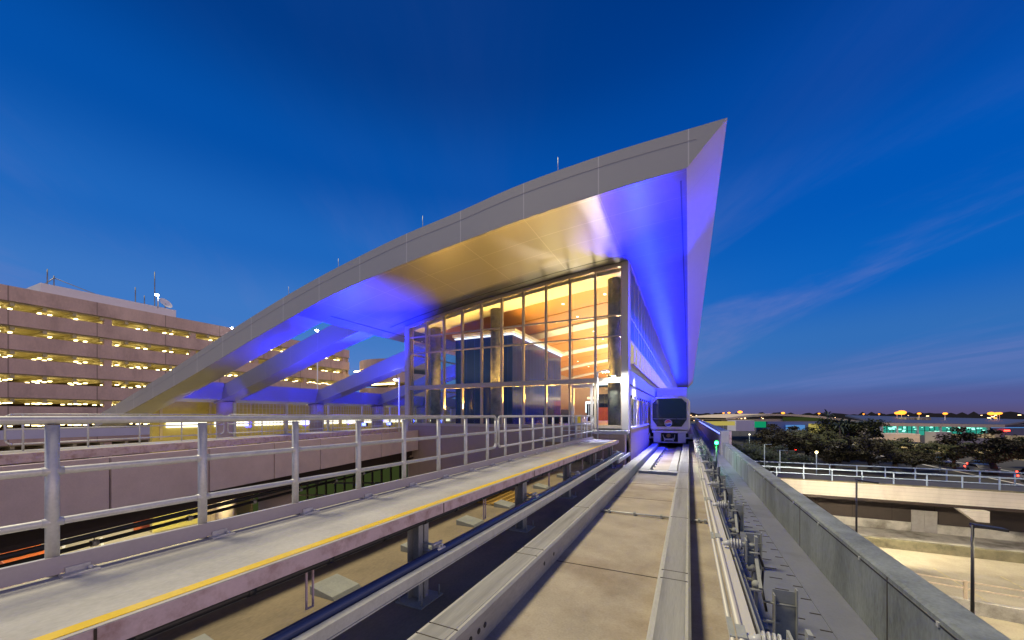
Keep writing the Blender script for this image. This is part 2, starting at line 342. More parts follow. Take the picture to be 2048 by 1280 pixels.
# ------------------------------------------------------------------ hand rails
def handrail(label,pts_y,x,y0,y1,zb,zt,rad,mids,group,round0=False,round1=False):
    t=thing('handrail',label,'handrail',(x,(y0+y1)/2,zb),group)
    for y in pts_y: MB().tube((x,y,zb),(x,y,zt-rad),rad,12).build('post',M['galv'],t)
    rr=rad*.86
    b=MB(); c=.09
    za=zt; ya=y0+(c if round0 else 0); yb=y1-(c if round1 else 0)
    b.tube((x,ya,zt),(x,yb,zt),rr,12)
    for (rd,ye,s) in ((round0,y0,1),(round1,y1,-1)):
        if rd:
            pts=[]
            for i in range(5):
                a=math.pi/2*i/4; pts.append((x,ye+s*(c-c*math.sin(a)),zt-(c-c*math.cos(a))))
            pts.append((x,ye,mids[-1]+c))
            for i in range(5):
                a=math.pi/2*i/4; pts.append((x,ye+s*(c-c*math.cos(a)),mids[-1]+c-c*math.sin(a)))
            b.path(pts,rr,10)
    b.build('top_rail',M['galv'],t)
    for m in mids:
        e0=y0+(c if round0 and m==mids[-1] else (.0 if round0 else 0)); e1=y1-(c if round1 and m==mids[-1] else 0)
        q=MB(); q.tube((x,e0,m),(x,e1,m),rr*.92,10)
        for y in pts_y: q.tube((x,y-.05,m),(x,y+.05,m),rr*1.06,10)
        q.build('mid_rail',M['galv'],t)
    return t
PY=[.985+.879*k for k in range(-5,8)]
handrail('nearest section of tall galvanised handrail along the walkway',PY,-3.95,-4.5,7.52,ZW,-.035,.034,(-.385,-.735),'handrails along the concrete walkway',round1=True)
handrail('second section of galvanised handrail running to the glass building',[.985+.879*k for k in range(8,19)],-3.95,7.66,17.2,ZW,-.035,.032,(-.385,-.735),'handrails along the concrete walkway',round0=True,round1=True)
# short cross gate rail at the end of the walkway
t=thing('handrail','short galvanised handrail set across in front of the glass door','handrail',(-4.6,17.2,ZW),'handrails along the concrete walkway')
for k in range(5): MB().tube((-5.5+.36*k,17.35,-1.1),(-5.5+.36*k,17.35,-.03),.024,8).build('post',M['galv'],t)
b=MB()
b.path([(-5.5,17.35,-.03),(-4.06,17.35,-.03)],.024); b.build('top_rail',M['galv'],t)
b=MB(); b.path([(-5.5,17.35,-.4),(-4.06,17.35,-.4)],.022); b.path([(-5.5,17.35,-.74),(-4.06,17.35,-.74)],.022); b.build('mid_rail',M['galv'],t)
tag(MB().box(-6.6,-3.97,17.05,17.72,-1.28,-1.1).build('entry_landing',M['walk']),'small concrete landing before the glass door','landing')

# ------------------------------------------------------------------ power rails
pr=thing('power_rail','line of aluminium power rails on white ribbed insulators beside the track','power rail',(.45,8,ZS))
for (x,z,r) in ((.253,-1.425,.017),(.300,-1.40,.021)):
    MB().tube((x,-5,z),(x,60,z),r,10).build('conductor_tube',M['rail_al'],pr)
b=MB(); b.box(.325,.395,-5,60,-1.435,-1.42); b.box(.352,.368,-5,60,-1.53,-1.435); b.box(.33,.39,-5,60,-1.545,-1.53); b.build('conductor_bar',M['rail_al'],pr)
MB().box(.44,.53,-5,60,-1.78,-1.66).build('base_channel',M['bracket'],pr)
MB().box(.435,.45,-5,60,-1.655,-1.50).build('cover_board',M['bracket'],pr)
for k in range(14):
    y=.6+2.1*k; b=MB()
    b.box(.275,.33,y,y+.16,-1.383,-1.373); b.box(.238,.27,y+.05,y+.3,-1.412,-1.402)
    b.build('joint_plate',M['bracket'],pr)
plate_m=mat('shield_plate_steel',(.36,.37,.36),.55,.3)
for k in range(28):
    y=.8+1.9*k
    # ribbed insulator between the rails and the stand
    i=MB(); i.tube((.335,y,-1.375),(.40,y,-1.36),.022,10,.032)
    for q in range(4): i.tube((.405+.027*q,y,-1.36),(.417+.027*q,y,-1.36),.050,14)
    i.tube((.40,y,-1.36),(.54,y,-1.36),.026,10); i.build('insulator',M['porcelain'],pr)
    s=MB(); s.box(.535,.55,y-.06,y+.06,-1.52,-1.30); s.tube((.55,y,-1.36),(.64,y,-1.36),.02,8)
    s.tube((.57,y-.05,-1.42),(.66,y-.05,-1.42),.012,6); s.tube((.57,y+.04,-1.42),(.66,y+.04,-1.42),.012,6)
    s.box(.62,.645,y-.035,y+.035,ZS,-1.26); s.box(.60,.62,y-.05,y+.05,-1.80,-1.62); s.tube((.53,y+.02,-1.72),(.70,y+.02,-1.72),.018,8); s.tube((.45,y-.30,-1.70),(.64,y-.30,-1.70),.014,8); s.ball((.59,y-.02,-1.58),.045,8,5); s.ball((.60,y-.25,-1.66),.04,8,5)
    s.beam((.63,y-.3,-1.68),(.63,y,-1.45),.03,.03); s.box(.56,.74,y-.09,y+.09,ZS,ZS+.045); s.build('stand',M['bracket'],pr)
    c=MB(); c.path([(.645,y-.02,-1.40),(.69,y-.05,-1.55),(.67,y-.1,-1.75),(.70,y-.16,-1.95)],.012,6); c.build('cable',M['black'],pr)
    p=MB(); yy=y-.22
    p.box(.74,.93,yy,yy+.010,-2.17,-1.69); p.box(.74,.750,yy-.09,yy,-2.17,-1.72); p.box(.921,.932,yy-.05,yy+.02,-2.17,-1.655); p.tube((.66,yy-.02,-1.82),(.92,yy-.02,-1.82),.011,6); p.tube((.66,yy-.03,-2.0),(.80,yy-.03,-2.0),.016,6)
    p.build('shield_plate',plate_m,pr)
    if k%2==0:
        q=MB(); q.tube((.42,y-.55,-1.62),(.44,y-.55,-1.62),.055,12); q.tube((.445,y-.55,-1.62),(.46,y-.55,-1.62),.05,12); q.build('lower_insulator',M['porcelain'],pr)

# signal lamp with a green light
sg=thing('signal_lamp','small trackside signal glowing green beside the parapet','signal lamp',(1.02,17.2,ZS))
MB().tube((1.02,17.2,ZS),(1.02,17.2,-1.25),.03,8).build('pole',M['mast'],sg)
MB().box(.95,1.09,17.2,17.32,-1.33,-1.02).build('lamp_housing',M['black'],sg,.01)
MB().ball((1.02,17.18,-1.12),.065,12,8).build('green_lens',M['greenlamp'],sg)

# ------------------------------------------------------------------ parapet on the right
pa=thing('parapet_wall','long weathered concrete parapet wall along the right edge of the track','wall',(1.8,9,ZS))
MB().prism([(1.66,ZS-.6),(1.93,ZS-.6),(1.93,-1.485),(1.905,-1.47),(1.69,-1.47),(1.66,-1.49)],-5,22.98).build('wall_body',M['parapet'],pa)
b=MB()
for y in (2.0,4.6,7.6,10.6,13.6,16.6,19.6,): b.box(1.657,1.661,y,y+.016,ZS,-1.495)
b.build('wall_joint',M['girder'],pa)
MB().tube((1.665,2.0,-1.535),(1.665,22.9,-1.535),.011,6).build('cable',M['black'],pa)
for k in range(16): MB().box(1.648,1.662,1.0+1.4*k,1.03+1.4*k,-1.55,-1.515).build('cable_clip',M['galv'],pa)
MB().box(1.30,1.655,-5,22.9,ZS+.029,ZS+.04).build('drain_ledge',M['deck'],pa)
fp=thing('parapet_wall','taller far parapet wall with a row of small blue white lights','wall',(1.8,60,ZS))
MB().box(1.60,1.95,23.0,112,ZS-.6,-.90).build('wall_body',mat('far_parapet',(.42,.41,.44),.75,amt=.1,seams=(0,1.5,0,.04,.6)),fp)
MB().box(1.52,1.98,23.0,112,-.90,-.86).build('coping',M['galv'],fp)
MB().box(1.96,2.05,22.75,22.99,ZS-.6,-.86).build('end_pier',M['channel'],fp)
for k in range(34):
    y=24.2+1.35*k
    MB().box(1.555,1.60,y,y+.30,-1.06,-1.0).build('wall_light',M['bluelamp'],fp)

# slots pressed into the service path
b=MB()
for k in range(46):
    for x in (.98,1.2):
        y=.6+.36*k+(.18 if x>1 else 0); b.box(x,x+.14,y,y+.012,ZS+.03,ZS+.036)
tag(b.build('path_tread',M['girder']),'rows of short dark ribs across the service path','tread rib')
# ================================================================== STATION
def spline(tab):
    xs=[a for a,_ in tab]; ys=[b for _,b in tab]; n=len(xs)
    m=[]
    for i in range(n):
        if i==0: m.append((ys[1]-ys[0])/(xs[1]-xs[0]))
        elif i==n-1: m.append((ys[-1]-ys[-2])/(xs[-1]-xs[-2]))
        else: m.append(((ys[i+1]-ys[i])/(xs[i+1]-xs[i])+(ys[i]-ys[i-1])/(xs[i]-xs[i-1]))/2)
    def f(x):
        i=0
        while i<n-2 and x>xs[i+1]: i+=1
        h=xs[i+1]-xs[i]; t=(x-xs[i])/h
        return (2*t**3-3*t*t+1)*ys[i]+(t**3-2*t*t+t)*h*m[i]+(-2*t**3+3*t*t)*ys[i+1]+(t**3-t*t)*h*m[i+1]
    return f
zt=spline([(-.98,8.28),(2.5,8.25),(5.46,8.05),(8.07,7.68),(10.57,7.37),(13,6.95),(15.4,6.48),(17.9,5.9),(22.26,4.74),(28.5,2.91),(35.1,1.1),(41,-.4)])
zb=spline([(.05,7.16),(2.48,7.04),(5.4,6.81),(7.94,6.51),(10.36,6.21),(12.85,5.82),(15.2,5.38),(17.3,4.86),(20.4,4.04),(25.7,2.56),(31,1.15),(34.2,.35),(39,-.75)])
YF,YE=12.0,108.0
LO=17.3
FY=17.8                      # glass front
st=thing('station_building','glass fronted train station under a sweeping pointed metal roof','station',(-8.8,FY,GZ))
def strip(b,fa,fb):          # fa,fb give 3-D points for the same parameter list
    n=len(fa); b.add(list(fa)+list(fb),[(i,i+1,n+i+1,n+i) for i in range(n-1)],True)
def lin(a,b,n): return [a+(b-a)*i/n for i in range(n+1)]
# roof: a closed solid, with the lining sheets set a few millimetres proud of it
roof=MB()
Ls=lin(.05,LO,44)
poly=[(-l,zb(l)+.06) for l in Ls]+[(-l,zt(l)-.01) for l in lin(LO,-.95,44)]
roof.prism(poly,YF+.01,YE)
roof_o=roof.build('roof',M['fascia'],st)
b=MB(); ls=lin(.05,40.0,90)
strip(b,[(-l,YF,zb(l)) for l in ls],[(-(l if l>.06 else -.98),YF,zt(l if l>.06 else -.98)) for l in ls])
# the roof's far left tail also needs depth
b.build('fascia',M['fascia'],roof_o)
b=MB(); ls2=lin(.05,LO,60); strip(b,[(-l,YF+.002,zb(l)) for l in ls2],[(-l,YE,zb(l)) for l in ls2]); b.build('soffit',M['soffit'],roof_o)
b=MB(); b.add([(-.05,YF+.002,7.16),(.98,YF+.002,8.28),(.98,YE,8.28),(-.05,YE,7.16)],[(0,1,2,3)]); b.build('side_fascia',M['sidefascia'],roof_o)
b=MB(); b.beam((-.21,YF+.55,zb(.21)-.004),(-.21,YE,zb(.21)-.004),.05,.012)
for l0,l1 in zip(lin(2.5,16.0,12),lin(2.5,16.0,12)[1:]): b.beam((-l0,17.05,zb(l0)-.004),(-l1,17.05,zb(l1)-.004),.035,.012)
b.beam((-16.55,YF+1.4,zb(16.55)-.004),(-16.55,YE,zb(16.55)-.004),.06,.012)
b.build('soffit_slot',M['black'],roof_o)
b=MB(); q_=lin(-.2,38,70)
for l0,l1 in zip(q_,q_[1:]): b.beam((-l0,YF-.002,zt(l0)-.34),(-l1,YF-.002,zt(l1)-.34),.006,.014)
b.build('fascia_seam',M['side_seam'],roof_o)
# open ribs over the left side
def rib(y0,y1,l0,l1,name='roof_rib',eps=0.0):
    b=MB(); n=36; q=lin(l0,l1,n)
    A=[(-l,y0,zb(l)-eps) for l in q]; B=[(-l,y0,zt(l)-.004) for l in q]; D=[(-l,y1,zb(l)-eps) for l in q]; E=[(-l,y1,zt(l)-.004) for l in q]
    strip(b,A,D); strip(b,B,E); strip(b,D,E); strip(b,A,B)
    b.add([A[-1],D[-1],E[-1],B[-1]],[(0,1,2,3)]); 
    return b.build(name,M['rib'],st)
rib(YF+.012,13.5,LO-.02,40.0)
for y in (15.9,23.6,31.3,39.0,46.7,54.4,62.1): rib(y,y+1.15,LO-.02,32.2)
b=MB(); b.hexa([(-32.6,13.52,.95),(-31.2,13.52,1.15),(-31.2,70,1.15),(-32.6,70,.95)],[(-32.6,13.52,2.35),(-30.75,13.52,2.35),(-30.75,70,2.35),(-32.6,70,2.35)])
b.build('edge_beam',M['rib'],st)
for y in (16.6,24.3,32.0,39.7,47.4): MB().tube((-31.9,y,GZ),(-31.9,y,1.0),.62,24).build('roof_column',M['pinkpanel'],st)
for (l,h) in ((2.6+1.4,0.55),(9.7,.55),(14.5,.5),(18.0,.5)):
    MB().tube((-l,YF+.15,zt(l)-.02),(-l,YF+.15,zt(l)+h),.012,6).build('lightning_rod',M['galv'],roof_o)

# glass front ------------------------------------------------------
XL,XR=-15.16,-2.46; NBAY=10; BW=(XR-.30-XL)/NBAY
xs=[XL+BW*i for i in range(NBAY+1)]
fr=MB()
for i,x in enumerate(xs):
    top=zb(-x)-.01; w=.045
    fr.box(x-w,x+w,FY-.09,FY+.09,-.52,top)
ROWS=(3.66,4.63)
for z in ROWS: fr.box(XL,xs[-1],FY-.07,FY+.07,z-.03,z+.03)
fr.box(XL,xs[-1],FY-.11,FY+.11,1.50,1.74)
fr.box(XL,xs[-1],FY-.10,FY+.10,-.62,-.48)
for i in range(NBAY):
    a,c=xs[i],xs[i+1]; za,zc=zb(-a)-.012,zb(-c)-.012
    fr.hexa([(a,FY-.1,za-.16),(c,FY-.1,zc-.16),(c,FY+.1,zc-.16),(a,FY+.1,za-.16)],[(a,FY-.1,za),(c,FY-.1,zc),(c,FY+.1,zc),(a,FY+.1,za)])
fr_o=fr.build('glazing_frame',M['mullion'],st)
for i in range(NBAY):
    a,c=xs[i]+.045,xs[i+1]-.045; b=MB()
    for (z0,z1) in ((-.48,1.50),(1.74,3.63),(3.69,4.60)):
        b.box(a,c,FY-.008,FY+.008,z0,z1)
    b.hexa([(a,FY-.008,4.66),(c,FY-.008,4.66),(c,FY+.008,4.66),(a,FY+.008,4.66)],[(a,FY-.008,zb(-a)-.16),(c,FY-.008,zb(-c)-.16),(c,FY+.008,zb(-c)-.16),(a,FY+.008,zb(-a)-.16)])
    b.build('window_pane',M['glass'],fr_o)
# corner columns
b=MB(); b.hexa([(-2.76,FY-.16,-.70),(XR,FY-.16,-.70),(XR,FY+.22,-.70),(-2.76,FY+.22,-.70)],[(-2.76,FY-.16,zb(2.76)-.02),(XR,FY-.16,zb(2.46)-.02),(XR,FY+.22,zb(2.46)-.02),(-2.76,FY+.22,zb(2.76)-.02)])
b.build('corner_column',M['whitecol'],st)
b=MB(); b.box(XL-.30,XL-.05,FY-.12,FY+.2,-2.0,zb(15.3)-.03); b.build('corner_column',M['whitecol'],st)
# entrance door in the second bay from the right
x0,x1=xs[8]+.10,xs[9]-.10
d=MB()
for (a,c,z0,z1) in ((x0,x0+.12,-.50,1.48),(x1-.12,x1,-.50,1.48),(x0+.12,x1-.12,1.30,1.48),(x0+.12,x1-.12,-.50,-.32)): d.box(a,c,FY-.12,FY-.02,z0,z1)
door=d.build('door',M['whitecol'],st)
MB().box(x1-.19,x1-.16,FY-.19,FY-.16,-.1,.55).build('handle',M['galv'],door)
# lower wall below the glass and landing
MB().box(XL,-4.25,FY-.10,FY+.10,GZ,-.63).build('lower_wall',M['tan'],st)
b=MB(); b.box(-4.30,XR+.06,16.96,FY-.17,-.82,-.70); b.box(-4.30,XR+.06,16.955,16.96,-.86,-.70); b.build('platform_landing',M['beam'],st,.01)
MB().box(-4.2,-2.55,17.1,FY-.17,ZS,-.83).build('platform_base',M['tan'],st)
# side wall along the track
XW=XR
MB().box(XW-.02,XW+.02,FY+.23,100,.86,2.32).build('wall_panel',M['bluepanel'],st)
MB().box(XW-.05,XW+.05,FY+.23,100,-2.9,-.66).build('platform_plinth',M['tan'],st)
b=MB(); b.box(XW-.05,XW+.10,FY+.23,100,-.66,-.56); b.build('platform_edge',M['beam'],st)
b=MB(); b.box(XW+.021,XW+.05,FY+.23,100,1.37,1.43); b.build('wall_slot',M['black'],st)
b=MB()
for z in (2.32,3.50,4.55): b.box(XW-.03,XW+.035,FY+.23,100,z-.03,z+.03)
b.box(XW-.03,XW+.03,FY+.23,100,zb(2.46)-.14,zb(2.46)-.01)
nb=52; sw=(100-FY-.23)/nb
for i in range(nb+1):
    y=FY+.23+sw*i; b.box(XW-.03,XW+.03,y-.035,y+.035,2.35,zb(2.46)-.14)
sf=b.build('side_window_frame',M['mullion'],st)
for i in range(nb):
    y0=FY+.23+sw*i+.035; y1=y0+sw-.07
    MB().box(XW-.008,XW+.008,y0,y1,3.53,zb(2.46)-.15).build('window_pane',M['sideglass'],sf)
for i in range(nb//2):
    y0=FY+.23+sw*2*i+.035; y1=y0+sw*2-.07
    MB().box(XW-.012,XW+.004,y0,y1,2.35,3.47).build('blind_panel',M['cream'],sf)
# platform doors
b=MB()
for i in range(28):
    y=FY+.4+1.15*i
    b.box(XW-.02,XW+.035,y-.05,y+.05,-.555,.92)
b.box(XW-.02,XW+.035,FY+.23,52,.80,.86); 
pdz=b.build('door_frame',M['bluepanel'],st)
for i in range(27):
    y=FY+.4+1.15*i
    MB().box(XW-.008,XW+.008,y+.05,y+1.10,-.55,.80).build('platform_door',M['sideglass'] if i%2 else M['glass'],st)
for i in range(28):
    y=FY+.4+1.15*i; MB().box(XW+.035,XW+.10,y-.06,y+.06,.80,.92).build('door_track_bracket',M['black'],st)
# blue strip lights on the side wall
b=MB(); b.box(XW+.03,XW+.16,FY+.4,100,2.36,2.40); b.build('light_ledge',M['mullion'],st)
# left wall
b=MB()
for i in range(10):
    y=FY+.25+1.6*i; b.box(XL-.04,XL+.04,y-.04,y+.04,-.6,zb(15.16)-.05)
for z in (1.6,3.66,4.5,-.55): b.box(XL-.035,XL+.035,FY+.25,FY+14.7,z-.04,z+.04)
lf=b.build('glazing_frame',M['mullion'],st)
for i in range(9):
    y=FY+.25+1.6*i; MB().box(XL-.008,XL+.008,y+.04,y+1.56,-.5,zb(15.16)-.06).build('window_pane',M['glass'],lf)
MB().box(XL-.1,XL+.1,FY+14.8,100,GZ,zb(15.16)-.02).build('side_wall',M['tan'],st)
MB().box(XL-.1,XL+.1,FY+.25,FY+14.75,GZ,-.62).build('side_wall',M['tan'],st)
# interior -----------------------------------------------------------
MB().box(XL+.1,XW-.06,FY+.12,100,-.70,-.56).build('floor',M['floor'],st)
MB().box(XL+.1,XW-.06,84,84.3,-.55,zb(9)-.3).build('back_wall',M['white'],st)
def ceil(y0,y1,l0,l1,dz,name,m,th=.06):
    q=lin(l0,l1,16); b=MB()
    A=[(-l,y0,zb(l)-dz) for l in q];B=[(-l,y1,zb(l)-dz) for l in q];A2=[(x,y,z+th) for x,y,z in A];B2=[(x,y,z+th) for x,y,z in B]
    strip(b,A,B); strip(b,A2,B2); strip(b,A,A2); strip(b,B,B2)
    return b.build(name,m,st)
edges=[(17.95,19.5)]+[(25.6+8.2*k,27.2+8.2*k) for k in range(7)]
for (a,c) in edges: ceil(a,c,2.55,15.0,.34,'ceiling_band',M['white'],.2)
for k in range(7):
    a=edges[k][1]; c=edges[k+1][0]; mid=(a+c)/2
    for (p,q) in ((a,mid-.06),(mid+.06,c)):
        cp=ceil(p,q,2.55,15.0,.22,'ceiling_panel',M['wood'])
        for l in (4.2,6.6,11.0):
            MB().tube((-l,(p+q)/2,zb(l)-.235),(-l,(p+q)/2,zb(l)-.222),.07,12).build('downlight',M['downlight'],cp)
for (x,y) in ((-9.8,18.72),(-3.28,18.72),(-13.96,18.72),(-3.62,27),(-3.62,35.2),(-3.62,43.4)):
    MB().tube((x,y,-.56),(x,y,zb(-x)-.36),.31,24).build('interior_column',M['column'],st)
# dark glass enclosure with a bright cove along its head
enc=MB().box(-12.9,-9.05,19.3,28.2,-.56,4.55).build('glass_enclosure',M['darkglass'],st)
b=MB(); b.box(-9.05,-8.97,19.2,28.3,4.57,4.63); b.box(-12.9,-8.97,19.18,19.28,4.57,4.63); b.build('cove_light',M['cove'],enc)
b=MB(); b.box(-13.0,-8.8,19.1,28.4,4.70,4.86); b.build('enclosure_cap',M['white'],enc)
# hall furnishing glimpsed through the glass
MB().box(-8.6,-5.2,38,38.3,-.55,1.5).build('partition',M['redwall'],st)
MB().box(-8.9,-2.7,60,60.4,-.55,2.4).build('partition',M['white'],st)
b=MB(); b.box(-8.9,-2.9,36,36.3,1.55,1.75); b.build('bulkhead',M['white'],st)
MB().box(-5.0,-3.9,22.6,22.7,.45,1.25).build('display_board',M['traindark'],st)
scr=MB().box(-8.3,-7.6,33,33.1,.2,1.2).build('display_board',M['screen'],st)
MB().box(-4.55,-4.2,18.3,18.4,-.3,.55).build('notice_board',M['traindark'],st)
MB().box(-4.95,-4.62,17.52,17.56,-.42,-.02).build('notice_sign',M['sign_yellow'],st)
for k,(x,y) in enumerate(((-7.6,22.0),(-7.6,25.5),(-5.2,30.0))):
    b=MB(); b.box(x-.25,x+.25,y-.9,y+.9,-.12,-.05); b.box(x-.27,x-.22,y-.9,y+.9,-.05,.38); b.box(x-.2,x+.2,y-.8,y-.72,-.56,-.12); b.box(x-.2,x+.2,y+.72,y+.8,-.56,-.12); b.build('bench',M['traindark'],st)
b=MB(); b.box(-7.2,-4.2,24.0,24.12,1.75,2.25); b.tube((-6.9,24.06,2.25),(-6.9,24.06,6.0),.02,6); b.tube((-4.5,24.06,2.25),(-4.5,24.06,6.0),.02,6); b.build('hanging_sign',M['traindark'],st)
MB().box(-7.0,-4.4,23.985,23.998,1.9,2.1).build('sign_strip',M['screen'],st)
# portal over the track
po=MB(); po.box(XW+.12,-.12,32.5,34.0,1.48,2.12); po.box(XW+.12,-.12,32.42,32.49,2.02,2.16); po.box(-.36,-.12,32.5,33.6,ZS,1.47)
po.build('track_portal',M['bluepanel'],st)

# lamp post at the end of the walkway
lp=thing('lamp_post','slim white lamp post with a bright head before the glass front','lamp post',(-3.72,17.0,ZW),'lamp posts')
MB().tube((-3.72,17.0,-1.1),(-3.72,17.0,1.93),.035,10).build('pole',M['lwhite'],lp)
b=MB(); b.tube((-3.72,17.0,1.93),(-3.45,16.9,1.98),.022,8); b.build('arm',M['lwhite'],lp)
MB().box(-3.46,-3.20,16.82,16.98,1.93,1.99).build('lamp_head',M['galv'],lp,.01)
MB().box(-3.44,-3.22,16.84,16.96,1.905,1.928).build('bulb',M['whitelamp'],lp)

# ------------------------------------------------------------------ train
TY=26.7; XC=-1.14
tr=thing('train','grey automated shuttle train with a round emblem under its dark windscreen','train',(XC,TY,ZB))
def rr(x,z): return (XC+x,z)
hw=1.235
outline=[(-hw*.93,-1.02),(hw*.93,-1.02),(hw,-.85),(hw,.86),(hw*.93,1.04),(hw*.72,1.22),(-hw*.72,1.22),(-hw*.93,1.04),(-hw,.86),(-hw,-.85)]
# body shell, slightly rounded nose
b=MB(); N=len(outline)
secs=[(TY,.94),(TY+.06,.965),(TY+.2,.99),(TY+.5,1.0),(TY+11.8,1.0)]
for (y,s) in secs: b.v+= [(XC+x*s,y,.1+(z-.1)*s) for x,z in outline]
for k in range(len(secs)-1):
    for i in range(N): b.f.append([k*N+i,k*N+(i+1)%N,(k+1)*N+(i+1)%N,(k+1)*N+i]); b.sm.append(False)
b.f.append(list(range(N))); b.sm.append(False); b.f.append([4*N+i for i in range(N)]); b.sm.append(False)
body=b.build('body',M['train'],tr,.02)
b=MB(); b.prism([(XC-.5,1.20),(XC+.5,1.20),(XC+.42,1.31),(XC-.42,1.31)],TY+.25,TY+6); b.build('roof_unit',M['train'],body)
def octo(hx,z0,z1,cx,cz): return [(-hx+cx,z0),(hx-cx,z0),(hx,z0+cz*1.5),(hx,z1-cz),(hx-cx,z1),(-hx+cx,z1),(-hx,z1-cz),(-hx,z0+cz*1.5)]
ws=MB(); ws.prism([(XC+x,z) for x,z in octo(1.03,-.76,1.08,.30,.30)],TY-.012,TY+.02); wo=ws.build('windscreen',M['windshield'],tr)
MB().box(XC-1.01,XC+1.01,TY-.018,TY-.011,-.262,-.245).build('divider',M['train'],wo)
for sx in (-1,1): MB().beam((XC+sx*.18,TY-.03,-.66),(XC+sx*.62,TY-.03,.05),.022,.02).build('wiper',M['black'],wo)
for (x) in (-1.10,1.10): MB().box(XC+x-.035,XC+x+.035,TY-.02,TY+.03,.02,.24).build('marker_light',M['lwhite'],tr)
# round emblem: red and orange crown, white wave, blue bowl
EX,EZ,ER=XC-.065,-.53,.235
MB().tube((EX,TY-.011,EZ),(EX,TY-.022,EZ),ER,32).build('emblem_ring',M['lwhite'],wo)
def seg(zlo,zhi,r,y,name,m):
    # part of a disc between two wavy lines
    n=20; top=[];bot=[]
    for i in range(n+1):
        x=-r+2*r*i/n; c=math.sqrt(max(0,r*r-x*x)); wv=.10*r*math.sin(math.pi*x/r)
        hi=min(c,zhi*r+wv) if zhi<1 else c; lo=max(-c,zlo*r+wv) if zlo>-1 else -c
        if lo>hi: lo=hi=max(-c,min(c,hi))
        top.append((EX+x,y,EZ+hi)); bot.append((EX+x,y,EZ+lo))
    b=MB(); strip(b,bot,top); t2=[(p[0],p[1]+.004,p[2]) for p in top]; b2=[(p[0],p[1]+.004,p[2]) for p in bot]; strip(b,b2,t2); strip(b,bot,b2); strip(b,top,t2); b.build(name,m,wo)
r=ER*.88
seg(.55,2,r,TY-.027,'emblem_red',M['lred']); seg(.12,.50,r,TY-.027,'emblem_orange',M['lorange']); seg(-2,-.38,r,TY-.027,'emblem_blue',M['lblue']); seg(-.30,-.18,r*.8,TY-.027,'emblem_wave',M['lblue'])
# bumper and skirt
b=MB(); b.box(XC-1.08,XC+1.08,TY-.06,TY+.5,-1.18,-1.03); b.build('bumper',M['train'],tr,.02)
b=MB()
for s in (-1,1):
    xa=XC+s*.98; xb=XC+s*.52
    lo=[(min(xa,xb)+ (0 if s>0 else 0),TY-.02,-1.76),(max(xa,xb),TY-.02,-1.76),(max(xa,xb),TY+.3,-1.76),(min(xa,xb),TY+.3,-1.76)]
    b.hexa(lo,[(p[0],p[1],-1.19) for p in lo])
b.box(XC-.98,XC+.98,TY-.03,TY+.3,-1.83,-1.77); b.build('skirt',M['train'],tr,.02)
MB().box(XC-1.05,XC+1.05,TY+.32,TY+11.6,-1.80,-1.03).build('underframe',M['traindark'],tr)
cp=MB(); cp.tube((XC-.06,TY+.0,-1.36),(XC-.06,TY+.3,-1.36),.12,16); cp.build('coupler',M['brass'],tr)
b=MB(); b.box(XC-.30,XC+.25,TY-.02,TY+.3,-1.66,-1.56); b.box(XC-.32,XC-.26,TY-.03,TY+.1,-1.72,-1.50); b.box(XC+.20,XC+.26,TY-.03,TY+.1,-1.72,-1.50); b.tube((XC-.4,TY+.1,-1.30),(XC-.3,TY+.1,-1.62),.02,6); b.tube((XC+.33,TY+.1,-1.28),(XC+.3,TY+.1,-1.6),.02,6); b.build('coupler_gear',M['galv'],tr)
for s in (-1,1):
    w=MB(); x=XC+s*1.0; w.tube((x-.13,TY+.8,-1.52),(x+.13,TY+.8,-1.52),.38,20); w.build('wheel',M['rubber'],tr)
    w=MB(); xx=XC+s*1.28; w.tube((xx,TY+.35,-1.72),(xx,TY+.35,-1.58),.16,16); go=w.build('guide_wheel',M['rubber'],tr)
    w=MB(); w.box(min(xx,XC+s*.9),max(xx,XC+s*.9),TY+.27,TY+.42,-1.56,-1.46); w.tube((xx,TY+.35,-1.72),(xx,TY+.35,-1.40),.035,8); w.box(xx-.08,xx+.08,TY+.1,TY+.3,-1.42,-1.24); w.build('guide_arm',M['galv'],tr)
    w=MB(); xs_=XC+s*(hw+.004); w.box(min(xs_,xs_-s*.02),max(xs_,xs_-s*.02),TY+.7,TY+11.2,-.35,.85); w.build('side_window',M['windshield'],tr)
# ================================================================== LEFT GUIDEWAY
LA=R(13.5); LD=Vector((-math.sin(LA),math.cos(LA),0)); LN=Vector((-math.cos(LA),-math.sin(LA),0)); LOO=Vector((-10.67,2.08,0))
def lp_(s,n,z): p=LOO+LD*s+LN*n; return (p.x,p.y,z)
def lbox(b,s0,s1,n0,n1,z0,z1):
    q=[(s0,n0),(s1,n0),(s1,n1),(s0,n1)]
    return b.hexa([lp_(s,n,z0) for s,n in q],[lp_(s,n,z1) for s,n in q])
S0,S1,SE=-9.0,16.0,46.0
lg=thing('second_guideway','second elevated guideway clad in smooth pink concrete panels','guideway',lp_(4,3,GZ))
for k in range(12):
    a=S0+.03+2.1*k; c=min(a+2.06,S1)
    if a>S1-.2: break
    b=MB(); lbox(b,a,c,0,.14,-2.04,-.89); b.build('precast_panel',M['pinkpanel'],lg,.012)
b=MB(); lbox(b,S0,S1,.18,.55,-2.0,-.98); lbox(b,S0,S1-.1,.5,1.6,-2.5,-1.8); lbox(b,S0,SE,.5,7.4,-2.4,-2.02); b.build('girder',M['girder'],lg)
b=MB(); lbox(b,S0,SE,.6,7.3,-2.019,-1.95); b.build('track_bed',M['slab'],lg)
b=MB(); lbox(b,S0,SE,1.5,1.9,-1.95,-1.5); lbox(b,S0,SE,3.5,3.9,-1.95,-1.5); b.build('running_strip',M['beam'],lg)
b=MB(); lbox(b,S0,SE,.85,.95,-1.18,-1.02); b.build('guide_beam',M['channel'],lg)
